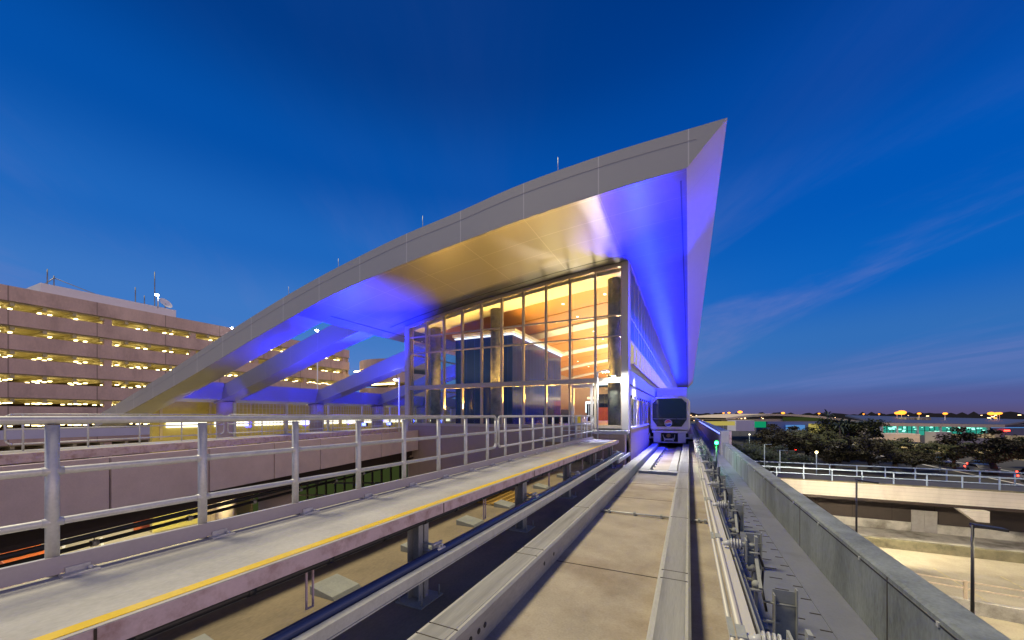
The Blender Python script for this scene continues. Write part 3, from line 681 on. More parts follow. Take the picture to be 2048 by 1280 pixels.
for k in range(16):
    s=S0+1+3.2*k; b=MB(); lbox(b,s,s+.25,.82,.98,-1.95,-1.19); lbox(b,s-.1,s+.4,.7,1.1,-1.95,-1.85); b.build('guide_support',M['bracket'],lg)
b=MB(); lbox(b,S0,SE,5.2,7.0,-1.22,-1.06); b.build('side_walkway',M['walk'],lg)
b=MB(); lbox(b,S0,SE,5.12,5.19,-1.30,-1.04); b.build('walkway_edge',M['channel'],lg)
for k in range(17):
    s=S0+.8+3.1*k; b=MB(); lbox(b,s,s+.3,5.3,5.5,-1.95,-1.23); b.build('walkway_support',M['bracket'],lg)
for k in range(4):
    s=-4+13*k
    p=lp_(s,3,GZ); MB().tube(p,(p[0],p[1],-2.4),.7,20).build('pier',M['pinkpanel'],lg)
b=MB()
for (n,z,r) in ((.45,-2.56,.06),(1.3,-2.95,.05)):
    b.tube(lp_(S0,n,z),lp_(S1+2,n,z),r,10)
b.build('hung_pipe',M['black'],lg)
b=MB()
for k in range(7):
    s=2+2.1*k; b.tube(lp_(s,1.3,-3.0),lp_(s,1.3,-2.5),.012,6)
    b.tube(lp_(s-.06,1.3,-2.95),lp_(s+.06,1.3,-2.95),.075,10)
b.build('pipe_hanger',M['galv'],lg)
# hand rails on that guideway: sections with rounded ends
segs=[(-6.8,2.9),(3.1,9.7),(9.9,16.6),(16.8,23.5),(23.7,31.0),(31.2,38.5)]
for k,(a,c) in enumerate(segs):
    t=thing('handrail','slim grey handrail on the far guideway, %s section from the left edge'%ORD[k],'handrail',lp_((a+c)/2,6.6,-1.06),'handrails on the far guideway')
    n=6.6; m=int((c-a)/1.35)
    for i in range(m+1):
        s=a+.35+(c-a-.7)*i/m; MB().tube(lp_(s,n,-1.06),lp_(s,n,.02),.027,8).build('post',M['galv'],t)
    b=MB(); pts=[]
    def cor(s,z,k0,sgn):
        return [lp_(s+sgn*.12*(1-math.sin(math.pi/2*i/4)),n,z) for i in range(1)]
    zt_,zb_=.02,-.86
    loop=[(a+.14,zt_),(c-.14,zt_),(c-.04,zt_-.04),(c,zt_-.14),(c,zb_+.14),(c-.04,zb_+.04),(c-.14,zb_),(a+.14,zb_),(a+.04,zb_+.04),(a,zb_+.14),(a,zt_-.14),(a+.04,zt_-.04),(a+.14,zt_)]
    b.path([lp_(s,n,z) for s,z in loop],.025); b.build('top_rail',M['galv'],t)
    MB().tube(lp_(a,n,-.42),lp_(c,n,-.42),.022,8).build('mid_rail',M['galv'],t)
# gold-lit undercroft behind
u=thing('undercroft_building','low gold lit building front under the blue roof edge','building',(-37,30,GZ))
MB().box(-37.4,-37,14.2,75,GZ,1.1).build('wall',mat('undercroft_wall',(.55,.47,.16),.7,amt=.1),u)
MB().box(-37.0,-32.7,14.2,75,1.1,1.3).build('canopy_ceiling',M['gslab'],u)
for k in range(16):
    y=15+3.3*k; MB().box(-36.95,-36.85,y,y+2.7,-1.0,-.6).build('light_band',M['tube'],u)
b=MB()
for k in range(16): b.box(-36.98,-36.84,14.6+3.3*k,14.75+3.3*k,-1.9,1.09)
b.box(-36.97,-36.84,14.2,75,-.56,-.48); b.build('wall_frame',M['mullion'],u)
for k in range(4): MB().box(-34.4,-34.0,14+11*k,14.4+11*k,1.0,1.09).build('soffit_lamp',M['warmlamp'],u)
# grid fence
gf=thing('mesh_fence','tall grey square mesh fence in front of the gold lit building','fence',(-27.3,24,-1.1))
F0,F1=Vector((-25.6,13.8,0)),Vector((-25.6,44,0))
nn=9
for i in range(nn+1):
    p=F0.lerp(F1,i/nn); MB().box(p.x-.06,p.x+.06,p.y-.06,p.y+.06,-2.3,.75).build('post',M['galv'],gf)
b=MB()
for i in range(126):
    p=F0.lerp(F1,i/126); b.box(p.x-.01,p.x+.01,p.y-.01,p.y+.01,-1.3,.72)
for k in range(9): b.box(F0.x-.01,F0.x+.01,F0.y,F1.y,-1.25+.24*k,-1.235+.24*k)
b.build('mesh_panel',M['galv'],gf)
for k,(u_,v_,d_) in enumerate(((728,846,32),(778,846,34))):
    x,y,z=at(u_,v_,d_); t=thing('floodlight','small glowing blue floodlight beside the mesh fence, %s from the left'%ORD[k],'floodlight',(x,y,-1.06),'blue floodlights beside the fence')
    MB().box(x-.25,x+.25,y,y+.2,-.95,-.65).build('lamp_housing',M['black'],t); MB().box(x-.22,x+.22,y-.03,y-.005,-.92,-.68).build('lens',M['bluelamp'],t); MB().box(x-.05,x+.05,y+.02,y+.12,-1.06,-.951).build('foot',M['black'],t)
x,y,z=at(798,760,30)
lp=thing('lamp_post','tall slim lamp post by the left corner of the glass front','lamp post',(x,y,-1.1),'lamp posts')
MB().tube((x,y,-2.0),(x,y,3.0),.055,10).build('pole',M['lwhite'],lp); MB().tube((x,y,2.9),(x-.3,y,2.85),.03,8).build('arm',M['lwhite'],lp); MB().box(x-.5,x-.28,y-.08,y+.08,2.78,2.86).build('bulb',M['whitelamp'],lp)

# things down in the gap between the guideways
x,y,z=at(310,1030,30)
w=thing('pit_wall','tan panelled wall with a red end below the far guideway','wall',(-35,16,GZ))
p0=at(310,1003,30);p1=at(470,1003,33)
MB().beam((p0[0],p0[1],-8),(p1[0],p1[1],-8),.3,2.2).build('wall_panel',M['tan'],w)
p2=at(268,1003,29.3); MB().beam((p2[0],p2[1],-8.02),(p0[0],p0[1],-8.02),.32,2.1).build('red_panel',M['redwall'],w)
s=thing('shop_front','dark glass shop front with a muted green glow low down behind the walkway','shop front',(-23,26,GZ))
q0=at(505,1000,31);q1=at(838,950,31)
A=Vector((q0[0],q0[1],0));Bv=Vector((q1[0],q1[1],0))
MB().beam((A.x,A.y,-6.2),(Bv.x,Bv.y,-6.2),.1,4.4).build('glow_glass',M['greenwin'],s)  # faint green emission painted in for reflections on dark glass
b=MB()
off=(Bv-A).normalized().cross(Vector((0,0,1)))*.09
for i in range(19):
    p=A.lerp(Bv,i/18)+off; b.box(p.x-.06,p.x+.06,p.y-.06,p.y+.06,-8.5,-4.0)
for z in (-4.0,-5.6,-6.6): 
    a2=A+off; b2=Bv+off; b.beam((a2.x,a2.y,z),(b2.x,b2.y,z),.1,.12)
b.build('shop_frame',M['girder'],s)
MB().beam((A.x,A.y,-3.6),(Bv.x,Bv.y,-3.6),1.2,.6).build('shop_canopy',M['girder'],s)
tag(MB().box(-44,-5.2,-6,17.0,GZ-.01,GZ+.012).build('service_road',M['lot']),kind='structure')
tag(MB().box(-80,-44.01,-30,140,GZ-.01,GZ+.008).build('garage_road',M['road']),kind='structure')
b=MB()
for k in range(7):
    p=at(60+75*k,1075-12*k,26.5); b.beam((p[0]-1.6,p[1]+.3,GZ+.018),(p[0]+1.6,p[1]-.6,GZ+.018),.14,.008)
tag(b.build('bay_marking',M['roadline']),'white parking bay lines on the road below the far guideway','road marking')

def car(name,label,x,y,rz,paint,tail=True,group=None,z=GZ):
    """a saloon about 4.4 m long with cabin, glass, wheels and lamps, front towards its local +Y"""
    t=thing(name,label,'car',(0,0,0),group)
    b=MB()
    prof=[(-2.2,.35),(2.15,.35),(2.2,.62),(1.5,.85),(1.0,.90),(.35,1.36),(-1.05,1.40),(-1.75,.98),(-2.18,.92)]
    b.prism([(p,q) for p,q in prof],-.86,.86,'x'); b.build('body',paint,t,.05)
    for s in (-1,1): MB().prism([(.85,.92),(.33,1.30),(-1.0,1.33),(-1.5,.97)],s*.862,s*.872,'x').build('side_window',M['carglass'],t)
    g=MB(); g.beam((-.72,-1.40,1.22),(.72,-1.40,1.22),.02,.34,up=(0,-.5,.8)); g.build('rear_window',M['carglass'],t)
    for s in (-1,1):
        for yy in (-1.35,1.35): MB().tube((s*.72,yy,.33),(s*.88,yy,.33),.33,16).build('wheel',M['rubber'],t)
        MB().box(s*.72-.165,s*.72+.165,-2.225,-1.95,.66,.88).build('tail_light' ,M['tail'] if tail else M['redwall'],t)
        MB().box(s*.66-.15,s*.66+.15,2.12,2.2,.55,.68).build('headlight',M['lwhite'],t)
    t.location=(x,y,z); t.rotation_euler=(0,0,rz)
    return t
x,y,z=atz(15,1118,GZ+.7); car('parked_car','bright orange car on the road below the far guideway',x,y,R(100),M['caror'])

# ================================================================== PARKING GARAGE
GX=-75.0; GY0,GY1=-22.0,66.0
g=thing('parking_garage','huge pink concrete parking garage with yellow lit open levels','parking garage',(GX-15,22,GZ))
TOP=15.8; ST_=2.95
levels=[TOP-2.0-ST_*k for k in range(1,8)]    # floor level of each parapet band bottom
nbm=0
for k in range(7):
    zb0=TOP-1.75-ST_*k; zt0=zb0+(1.75 if k==0 else 1.78)
    b=MB(); b.box(GX-.3,GX,GY0,GY1,zb0,zt0); b.box(GX-.02,GX+.05,GY0,GY1,zb0-.10,zb0); bb=b.build('parapet_band',M['garage'],g)
    b=MB(); b.box(GX-36,GX-.31,GY0,GY1,zb0-.25,zb0+.15)
    for i in range(34):
        y=GY0+1+2.6*i; b.box(GX-14,GX-.32,y,y+.35,zb0-.62,zb0-.251)
    b.build('floor_slab',M['gslab'],g)
for i in range(8):
    y=GY0+15+10.2*i; MB().box(GX-.95,GX-.35,y,y+.8,GZ,TOP-1.9).build('garage_column',M['garage'],g)
for i in range(4): MB().box(GX-12,GX-11,GY0+10+20*i,GY0+11+20*i,GZ,TOP-2).build('garage_column',M['gslab'],g)
MB().box(GX-36.3,GX-36,GY0,GY1,GZ,TOP-1).build('rear_wall',M['garage'],g)
MB().box(GX-36,GX-.31,GY1-.3,GY1,GZ,TOP-.4).build('end_wall',M['garage'],g)
random.seed(3)
cnt=0; rest=MB()
for k in range(6):
    zc=TOP-1.75-ST_*k-.66
    for i in range(19):
        y=5+3.25*i
        for j,(dx,dy) in enumerate(((-2.2,0),(-2.2,.9),(-4.6,.1),(-4.6,1.0),(-8,.3),(-8,1.2))[:(4 if k<2 else 6)]):
            if random.random()<.12: continue
            lm=MB() if (j<2 and k<4 and cnt<100) else rest
            lm.box(GX+dx-.28,GX+dx+.28,y+dy,y+dy+.26,zc-.12,zc)
            if lm is not rest: lm.build('ceiling_lamp',M['warmlamp'],g); cnt+=1
tag(rest.build('ceiling_lamp',M['warmlamp'],g),kind='stuff')
b=MB(); b.box(GX-.1,GX+.07,2,32,TOP-1.75-ST_*5-2.3,TOP-1.75-ST_*5-1.15); b.build('sign_band',M['lavender'],g)
MB().box(GX-16,GX-2.5,18.3,32.8,TOP-.4,TOP+1.7).build('rooftop_plant_room',M['penthouse'],g)
def mast(x,y,z,h,label,cross=False):
    t=thing('antenna_mast',label,'antenna',(x,y,z),'antenna masts on the garage roof')
    b=MB(); b.tube((x,y,z),(x,y,z+h),.07,6)
    for i in range(int(h/.7)): b.box(x-.18,x+.18,y-.03,y+.03,z+.7*i,z+.7*i+.08)
    b.build('mast',M['mast'],t)
    if cross:
        b=MB(); b.tube((x,y,z+1.6),(x,y-1.2,z),.06,6); b.tube((x,y,z+1.6),(x,y+6,z),.06,6); b.build('stay',M['mast'],t)
zr=TOP+1.7
mast(GX-5,19.5,zr,2.6,'tall dark ladder mast at the left end of the white roof block')
mast(GX-5,20.1,zr,1.9,'short braced antenna mast with sloping stays on the white roof block',True)
mast(GX-5,28.6,zr,2.9,'thin ladder mast left of the satellite dish on the roof')
mast(GX-5,29.7,zr,1.9,'shorter thin mast close to the satellite dish')
mast(GX-5,31.0,zr,6.2,'tallest thin mast behind the satellite dish')
dsh=thing('satellite_dish','round white satellite dish on the garage roof block','satellite dish',(GX-4.6,32,zr))
b=MB(); cx,cy,cz=GX-4.3,32.2,zr+1.3
dirn=Vector((.8,.25,.55)).normalized(); a=dirn.orthogonal().normalized(); bb_=dirn.cross(a)
rings=[]
for (rad,dep) in ((.02,-.22),(.5,-.15),(.95,0)):
    rings.append([Vector((cx,cy,cz))+dirn*dep+(a*math.cos(2*math.pi*i/20)+bb_*math.sin(2*math.pi*i/20))*rad for i in range(20)])
for off2 in (0,-.05):
    v=[p+dirn*off2 for r_ in rings for p in r_]; b.add(v,[(j*20+i,j*20+(i+1)%20,(j+1)*20+(i+1)%20,(j+1)*20+i) for j in range(2) for i in range(20)],True)
b.build('dish',M['lwhite'],dsh); MB().tube((cx-.3,cy,zr-.1),(cx-.15,cy,cz-.1),.09,8).build('stand',M['mast'],dsh)
def polelamp(x,y,z0,z1,label,m,r=.3,cat='floodlight',grp='floodlights on tall masts'):
    t=thing('floodlight_mast',label,cat,(x,y,z0),grp)
    MB().tube((x,y,z0),(x,y,z1),.08,8).build('pole',M['lwhite'],t)
    b=MB(); b.box(x-.35,x+.35,y-.1,y+.1,z1,z1+.12); b.build('lamp_bracket',M['mast'],t)
    MB().ball((x,y-.12,z1-.02),r,10,6,.6).build('bulb',m,t)
    return t
x,y,z=at(316,590,54); polelamp(x,y,TOP-.4,z,'brilliant white floodlight on a pole in front of the satellite dish',M['whitelamp'],.22)
x,y,z=at(465,656,66); polelamp(x,y,TOP-2,z,'small white floodlight on the garage roof edge beside the metal roof',M['whitelamp'],.18)
x,y,z=at(635,661,58); polelamp(x,y,GZ,z,'white floodlight on a tall pole seen through the open roof ribs',M['whitelamp'],.24)
# round ramp tower
hx,hy,_=at(800,700,98)
h=thing('ramp_tower','round pink concrete car ramp tower with stacked rings','ramp tower',(hx,hy,GZ))
for k in range(6):
    z0=11.2-3.4*k; b=MB(); n=40; ro=9.8 if k else 9.8
    v=[];
    for (rr_,zz) in ((ro,z0),(ro,z0+2.1),(ro-.4,z0+2.1),(ro-.4,z0)):
        v+= [(hx+rr_*math.cos(2*math.pi*i/n),hy+rr_*math.sin(2*math.pi*i/n),zz) for i in range(n)]
    b.add(v,[(j*n+i,j*n+(i+1)%n,((j+1)%4)*n+(i+1)%n,((j+1)%4)*n+i) for j in range(4) for i in range(n)]); b.build('ramp_ring',M['garage'],h)
    MB().tube((hx,hy,z0-.2),(hx,hy,z0+.1),9.3,36).build('ramp_floor',M['gslab'],h)
MB().tube((hx,hy,GZ),(hx,hy,13.5),3.0,24).build('core',M['garage'],h)
b=MB()
for k in range(5): b.box(hx-7,hx+6,hy-8.6,hy-8.4,10.6-3.4*k,10.9-3.4*k)
b.build('ramp_lamp',M['warmlamp'],h)
# ================================================================== RIGHT SIDE
tag(MB().box(-2500,2500,-900,4000,GZ-1,GZ-.02).build('ground',M['ground']),kind='structure')
tag(MB().box(2.2,120,-20,34.0,GZ-.02,GZ+.004).build('parking_surface',M['lot']),kind='structure')
tag(MB().box(2.2,90,39.7,66,GZ-.02,GZ+.05).build('lawn',M['grass']),kind='structure')
# road bridge
YB=36.0
br=thing('road_bridge','pale concrete road bridge with a brightly lit flank','bridge',(20,YB+1.5,GZ))
MB().box(4.2,95,YB,YB+.35,-6.12,-5.05).build('bridge_flank',M['bridge'],br)
MB().box(4.2,95,YB+.36,YB+4.0,-5.6,-5.12).build('bridge_deck',M['road'],br)
MB().box(4.2,95,YB-.06,YB+.40,-5.05,-4.98).build('bridge_coping',M['kerb'],br)
MB().box(5.0,95,YB+.15,YB+.6,-6.35,-6.13).build('bridge_beam',M['girder'],br)
b=MB()
for (u_) in (1960,):
    x,y,z=at(u_,1030,24.5); b.hexa([(x+.1,YB-.3,-7.1),(x+.7,YB-.3,-7.1),(x+.7,YB+.3,-7.1),(x+.1,YB+.3,-7.1)],[(x-.75,YB-.3,-6.36),(x+.7,YB-.3,-6.36),(x+.7,YB+.3,-6.36),(x-.75,YB+.3,-6.36)])
b.build('bearing_block',M['bridge'],br)
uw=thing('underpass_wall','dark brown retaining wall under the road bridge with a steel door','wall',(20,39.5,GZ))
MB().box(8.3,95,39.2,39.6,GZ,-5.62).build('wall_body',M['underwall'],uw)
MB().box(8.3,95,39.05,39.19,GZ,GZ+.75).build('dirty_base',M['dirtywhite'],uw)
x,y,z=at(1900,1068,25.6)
dw=MB(); dw.box(x-.72,x-.01,38.98,39.04,GZ+.1,GZ+1.75); dw.box(x+.01,x+.72,38.98,39.04,GZ+.1,GZ+1.75); dw.build('steel_door',M['door'],uw)
MB().box(5.5,8.2,38.5,39.3,GZ,-5.62).build('pier',M['girder'],uw)
MB().box(2.5,95,34.0,39.04,GZ-.02,GZ+.10).build('pavement',M['dirtywhite']).__setitem__('kind','structure')
kw=MB().box(4.0,95,33.7,33.99,GZ-.02,GZ+.62).build('kerb_wall',M['kerb'],None,.03); tag(kw,'low mossy concrete kerb wall at the edge of the lit car park','kerb wall')
def bridgerail(y,label,ph):
    t=thing('bridge_railing',label,'railing',(20,y,-5.1),'railings along the road bridge')
    for i in range(26):
        MB().box(4.6+ph+1.75*i,4.67+ph+1.75*i,y-.04,y+.04,-5.0,-4.16).build('post',M['railblue'],t)
    MB().box(4.5,60,y-.05,y+.05,-4.18,-4.10).build('top_rail',M['railblue'],t)
    MB().box(4.5,60,y-.035,y+.035,-4.6,-4.54).build('mid_rail',M['railblue'],t)
bridgerail(YB+.2,'near pale blue railing along the road bridge, nearest the car park',0)
bridgerail(YB+3.7,'far pale blue railing along the road bridge, nearest the trees',.8)
# low wall with railing in the car park
lw=thing('barrier_wall','low stained concrete barrier with thin rails in the car park','barrier',(18,24,GZ))
a=atz(1850,1150,GZ); c=atz(2150,1240,GZ)
ax,ay=9.0,24.6; cx,cy=26.0,22.4
MB().beam((ax,ay,GZ+.3),(cx,cy,GZ+.3),.28,.62).build('barrier_body',M['dirtywhite'],lw)
for k in range(8):
    f=k/7; x=ax+(cx-ax)*f; y=ay+(cy-ay)*f; MB().box(x-.05,x+.05,y-.05,y+.05,GZ+.6,GZ+1.45).build('post',M['termedge'],lw)
for z in (1.4,1.1): MB().beam((ax,ay,GZ+z),(cx,cy,GZ+z),.05,.05).build('rail',M['termedge'],lw)
b=MB()
for k in range(8):
    b.box(13+2.7*k,13.08+2.7*k,25.6,30.5,GZ,GZ+.012)
tag(b.build('bay_line',mat('faded_line_paint',(.52,.44,.24),.8,amt=.3)),'faded yellow bay lines on the lit car park','road marking')
# black lamp posts in the car park
for (uu,vv,dd,lab) in ((1945,1050,15,'nearer black lamp post standing in the lit car park'),(1713,960,22,'farther black lamp post in front of the bridge flank')):
    x,y,z=at(uu,vv,dd); t=thing('street_lamp',lab,'lamp post',(x,y,GZ),'black car park lamp posts')
    MB().tube((x,y,GZ),(x,y,z),.06 if dd<20 else .05,10,.045).build('pole',M['black'],t)
    MB().tube((x,y,GZ),(x,y,GZ+.25),.13,12).build('base',M['black'],t)
    b=MB(); b.beam((x,y,z),(x+.95,y+.1,z-.10),.36,.10); b.build('lamp_head',M['black'],t,.01)
    MB().beam((x+.5,y+.05,z-.105),(x+.88,y+.09,z-.145),.13,.012).build('bulb',M['tube'],t)
# boulevard beyond the trees with cars showing red tail lights
def roadstrip(name,p,q,w,z,m):
    p=Vector((p[0],p[1],0));q=Vector((q[0],q[1],0)); d=(q-p).normalized(); n=Vector((-d.y,d.x,0))*w/2
    b=MB(); b.hexa([tuple(p-n+Vector((0,0,GZ-.02))),tuple(q-n+Vector((0,0,GZ-.02))),tuple(q+n+Vector((0,0,GZ-.02))),tuple(p+n+Vector((0,0,GZ-.02)))],[tuple(p-n+Vector((0,0,z))),tuple(q-n+Vector((0,0,z))),tuple(q+n+Vector((0,0,z))),tuple(p+n+Vector((0,0,z)))])
    return b.build(name,m)
ra=atz(1800,912,GZ); rb=atz(2120,972,GZ)
dv=Vector((rb[0]-ra[0],rb[1]-ra[1],0)).normalized(); nv=Vector((-dv.y,dv.x,0))
A_=Vector(ra)-dv*40; B_=Vector(rb)+dv*20
rd=roadstrip('boulevard',A_,B_,9.5,GZ+.06,M['road']); tag(rd,kind='structure')
ln=roadstrip('lane_line',A_-nv*3.9,B_-nv*3.9,.35,GZ+.068,M['roadline']); tag(ln,'long pale edge line along the boulevard beyond the trees','road marking')
ln=roadstrip('lane_line',A_+nv*3.9,B_+nv*3.9,.3,GZ+.068,M['roadline']); tag(ln,'far pale edge line of the boulevard beyond the trees','road marking')
ap=roadstrip('apron',Vector(atz(1740,893,GZ))-dv*30+nv*8,Vector(atz(2150,925,GZ))+nv*8,26,GZ+.03,mat('lit_apron',(.40,.35,.20),.85,amt=.2,scale=.2)); tag(ap,kind='structure')
rz=math.atan2(-dv.x,dv.y)+math.pi
names=['nearest the big oak','just past the big oak','between the two oaks','beside the small oak','left of the small oak','near the blue parking sign','farthest along']
random.seed(11)
base=None
for k in range(11):
    f=.97-.085*k; p=A_.lerp(B_,.30+f*.62)+nv*(1.2 if k%2 else -1.6)
    c0=car('road_car','small car with glowing red tail lights on the boulevard, %s counted from the right edge'%ORD[k],p.x,p.y,rz+R(180),[M['carw'],M['cardark']][k%2],True,'cars on the boulevard',GZ+.07)
for k,(uu,vv) in enumerate(((1582,897),(1612,900))):
    p=atz(uu,vv+6,GZ); car('road_car','car with red tail lights glimpsed between the trees, %s'%(['left one','right one'][k]),p[0],p[1],R(-95),M['cardark'],True,'cars glimpsed between the trees')

# ------------------------------------------------------------------ trees
def tube_chain(b,pts,rs,n=7):
    for i in range(len(pts)-1): b.tube(pts[i],pts[i+1],rs[i],n,rs[i+1])
def make_tree(seed,h,w,leafm,nl=7500):
    """returns trunk and crown meshes standing at the origin: a spreading oak"""
    rn=random.Random(seed); tb=MB(); tips=[]
    th_=h*.30
    tube_chain(tb,[(0,0,0),(rn.uniform(-.1,.1),rn.uniform(-.1,.1),th_*.5),(rn.uniform(-.15,.15),rn.uniform(-.15,.15),th_)],[.055*h,.040*h,.036*h],9)
    top=Vector((0,0,th_))
    nb_=9
    for i in range(nb_):
        a=2*math.pi*i/nb_+rn.uniform(-.4,.4); r=w*.5*rn.uniform(.45,.9); e=Vector((r*math.cos(a),r*math.sin(a),h*rn.uniform(.42,.85)))
        mid=top.lerp(e,.5)+Vector((0,0,h*rn.uniform(-.02,.06))); tube_chain(tb,[top,mid,e],[.026*h,.016*h,.006*h],6); tips.append((e,w*rn.uniform(.10,.17)))
        for j in range(4):
            q=mid.lerp(e,rn.uniform(.1,.8)); e2=q+Vector((rn.uniform(-1,1)*w*.22,rn.uniform(-1,1)*w*.22,h*rn.uniform(-.08,.2))); tube_chain(tb,[q,e2],[.010*h,.004*h],5); tips.append((e2,w*rn.uniform(.07,.13)))
    tips.append((Vector((0,0,h*.82)),w*.22))
    cb=MB()
    for k in range(nl):
        c,r=tips[rn.randrange(len(tips))]
        d=Vector((rn.gauss(0,1),rn.gauss(0,1),rn.gauss(0,1))); d.normalize(); rr_=r*(rn.random()**.45)
        p=c+Vector((d.x*rr_,d.y*rr_,d.z*rr_*.55))
        s=rn.uniform(.05,.13)*(h/6)
        a=Vector((rn.gauss(0,1),rn.gauss(0,1),rn.gauss(0,1))).normalized(); bq=a.orthogonal().normalized()
        cb.add([p-a*s-bq*s*.6,p+a*s-bq*s*.6,p+a*s+bq*s*.6,p-a*s+bq*s*.6],[(0,1,2,3)])
    return tb,cb
protos=[]
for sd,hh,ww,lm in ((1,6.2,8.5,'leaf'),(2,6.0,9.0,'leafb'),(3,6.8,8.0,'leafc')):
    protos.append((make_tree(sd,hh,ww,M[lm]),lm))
tmesh=[]
for (tb,cb),lm in protos:
    o1=tb.build('trunk',M['bark']); o2=cb.build('crown',M[lm]); tmesh.append((o1.data,o2.data)); bpy.data.objects.remove(o1); bpy.data.objects.remove(o2)
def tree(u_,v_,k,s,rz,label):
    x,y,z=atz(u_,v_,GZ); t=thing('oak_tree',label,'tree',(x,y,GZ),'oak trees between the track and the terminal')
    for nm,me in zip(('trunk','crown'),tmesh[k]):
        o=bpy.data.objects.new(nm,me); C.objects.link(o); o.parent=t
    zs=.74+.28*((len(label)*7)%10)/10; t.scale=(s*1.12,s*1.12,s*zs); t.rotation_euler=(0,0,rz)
T=[(1462,946,1,.85,0,'bluish tree leaning over the parapet end, leftmost of the grove'),
(1500,940,1,1.05,1,'bluish dark tree just right of the parapet end'),
(1545,948,1,.8,2,'low bluish bush-like tree behind two thin lamp posts'),
(1560,925,0,1.2,2.5,'dark tree in front of the pale round hall'),
(1615,925,2,1.15,.5,'dark tree left of the red car lights'),
(1665,940,0,1.0,3,'dark bushy tree beside the lit path lamp'),
(1690,922,2,1.3,4,'tall dark tree under the two palms'),
(1740,945,0,1.05,5,'brown tinged spreading tree with pale bare limbs'),
(1790,938,2,1.05,1.3,'brown spreading tree at the right end of the grove'),
(1828,945,0,.75,2.2,'small low tree at the right edge of the grove'),
(1640,905,1,1.3,1.9,'far bluish tree between the hall and the grove'),
(1908,938,2,.7,.8,'small slim oak left of the big oak'),
(1986,950,0,1.38,2.8,'big spreading oak on the lawn by the boulevard'),
(2070,938,2,.95,4.2,'oak cut off by the right edge of the photo')]
for a in T: tree(*a)
# palms
def palm(u_,d_,ztop,label):
    x,y,_=at(u_,830,d_); t=thing('palm_tree',label,'tree',(x,y,GZ),'palms by the terminal')
    MB().tube((x,y,GZ),(x,y,ztop),.22,8,.16).build('trunk',M['bark'],t)
    b=MB(); rn=random.Random(int(u_))
    for i in range(26):
        a=rn.uniform(0,6.28); el=rn.uniform(-.5,1.2); L_=rn.uniform(1.6,2.4); p=Vector((x,y,ztop)); d=Vector((math.cos(a)*math.cos(el),math.sin(a)*math.cos(el),math.sin(el)))
        sd=d.cross(Vector((0,0,1))).normalized()*.16
        q=p+d*L_*.6; e=p+d*L_+Vector((0,0,-.7))
        b.add([p-sd*.3,p+sd*.3,q+sd,q-sd,e],[(0,1,2,3),(3,2,4)])
    b.build('crown',M['leafb'],t)
palm(1655,75,-.3,'taller palm standing before the curved roof hall'); palm(1680,70,-2.0,'lower palm left of the twin palms'); palm(1697,72,-1.9,'lower palm right of the twin palms')

# small lamps in the grove
for k,(uu,vv,dd,lab) in enumerate(((1529,889,50,'thin pale lamp post in the grove, left of the pair'),(1560,901,48,'thin pale lamp post in the grove, right of the pair'),(1633,906,47,'white path lamp glowing beside the bridge railing'),(1499,870,70,'small yellow lamp glowing among the bluish trees'),(1538,868,75,'small yellow lamp glowing left of the dark hall'),(1627,875,72,'small yellow lamp glowing in the dark trees'),(1697,873,80,'small yellow lamp glowing right of the twin palms'))):
    x,y,z=at(uu,vv,dd); t=thing('path_lamp',lab,'path lamp',(x,y,GZ),'lamps in the grove')
    MB().tube((x,y,GZ),(x,y,z),.06,6).build('pole',M['railblue'],t)
    if k>1: MB().ball((x,y,z+.1),.16,8,6).build('bulb',M['tube'] if k!=2 else M['warmlamp'],t)
    else: MB().beam((x,y,z),(x+.8,y,z+.05),.1,.06).build('arm',M['railblue'],t)
sgn=thing('street_sign','small blue roadside sign on a thin post before the boulevard','sign',(0,0,0)); x,y,_=atz(1880,944,GZ); z=GZ
MB().tube((x,y,GZ),(x,y,GZ+2.1),.05,6).build('post',M['railblue'],sgn); MB().box(x-.38,x+.38,y-.03,y+.03,GZ+2.0,GZ+2.55).build('panel',mat('blue_sign_face',(.12,.35,.6),.5),sgn)

# ------------------------------------------------------------------ airside terminal
DT=118.0
def P3(u_,v_,d_=DT): return Vector(at(u_,v_,d_))
def wallquad(b,u0,u1,vt,vb,d0,d1=None,th=.4):
    d1=d1 or d0
    p=Vector(at(u0,830,d0));q=Vector(at(u1,830,d1)); zt0=(830-vt)/FPX*d0; zb0=(830-vb)/FPX*d0
    zt1=(830-vt)/FPX*d1; zb1=(830-vb)/FPX*d1
    n=(q-p).cross(Vector((0,0,1))).normalized()*-th
    b.hexa([(p.x,p.y,zb0),(q.x,q.y,zb1),(q.x+n.x,q.y+n.y,zb1),(p.x+n.x,p.y+n.y,zb0)],[(p.x,p.y,zt0),(q.x,q.y,zt1),(q.x+n.x,q.y+n.y,zt1),(p.x+n.x,p.y+n.y,zt0)])
at_=thing('airport_terminal','long low terminal with teal lit windows under a dark blue roof','terminal building',P3(1880,890)-Vector((0,0,0)))
b=MB(); wallquad(b,1763,1980,852,888,DT,DT,8); b.build('wall',M['termwall'],at_)
bays=[(1768,1793),(1797,1833),(1840,1880),(1884,1926),(1932,1974)]
for (a,c) in bays:
    b=MB(); wallquad(b,a,c,852.5,870,DT-.5,DT-.5,.3); w=b.build('window',M['tealwin'],at_)
    b=MB()
    for i in range(1,4): x=a+(c-a)*i/4; wallquad(b,x-.3,x+.3,852.5,870,DT-.75,DT-.75,.15)
    wallquad(b,a,c,861,861.6,DT-.75,DT-.75,.15); b.build('frame',M['girder'],w)
    b=MB(); rn=random.Random(int(a))
    for i in range(7):
        p=at(a+2+(c-a-4)*rn.random(),854+10*rn.random()**1.5,DT-.8); s_=rn.uniform(.15,.34); b.box(p[0]-s_,p[0]+s_,p[1]-.1,p[1]+.1,p[2]-s_*.6,p[2]+s_*.6)
    b.build('hall_lamp',M['tealglow'],w)
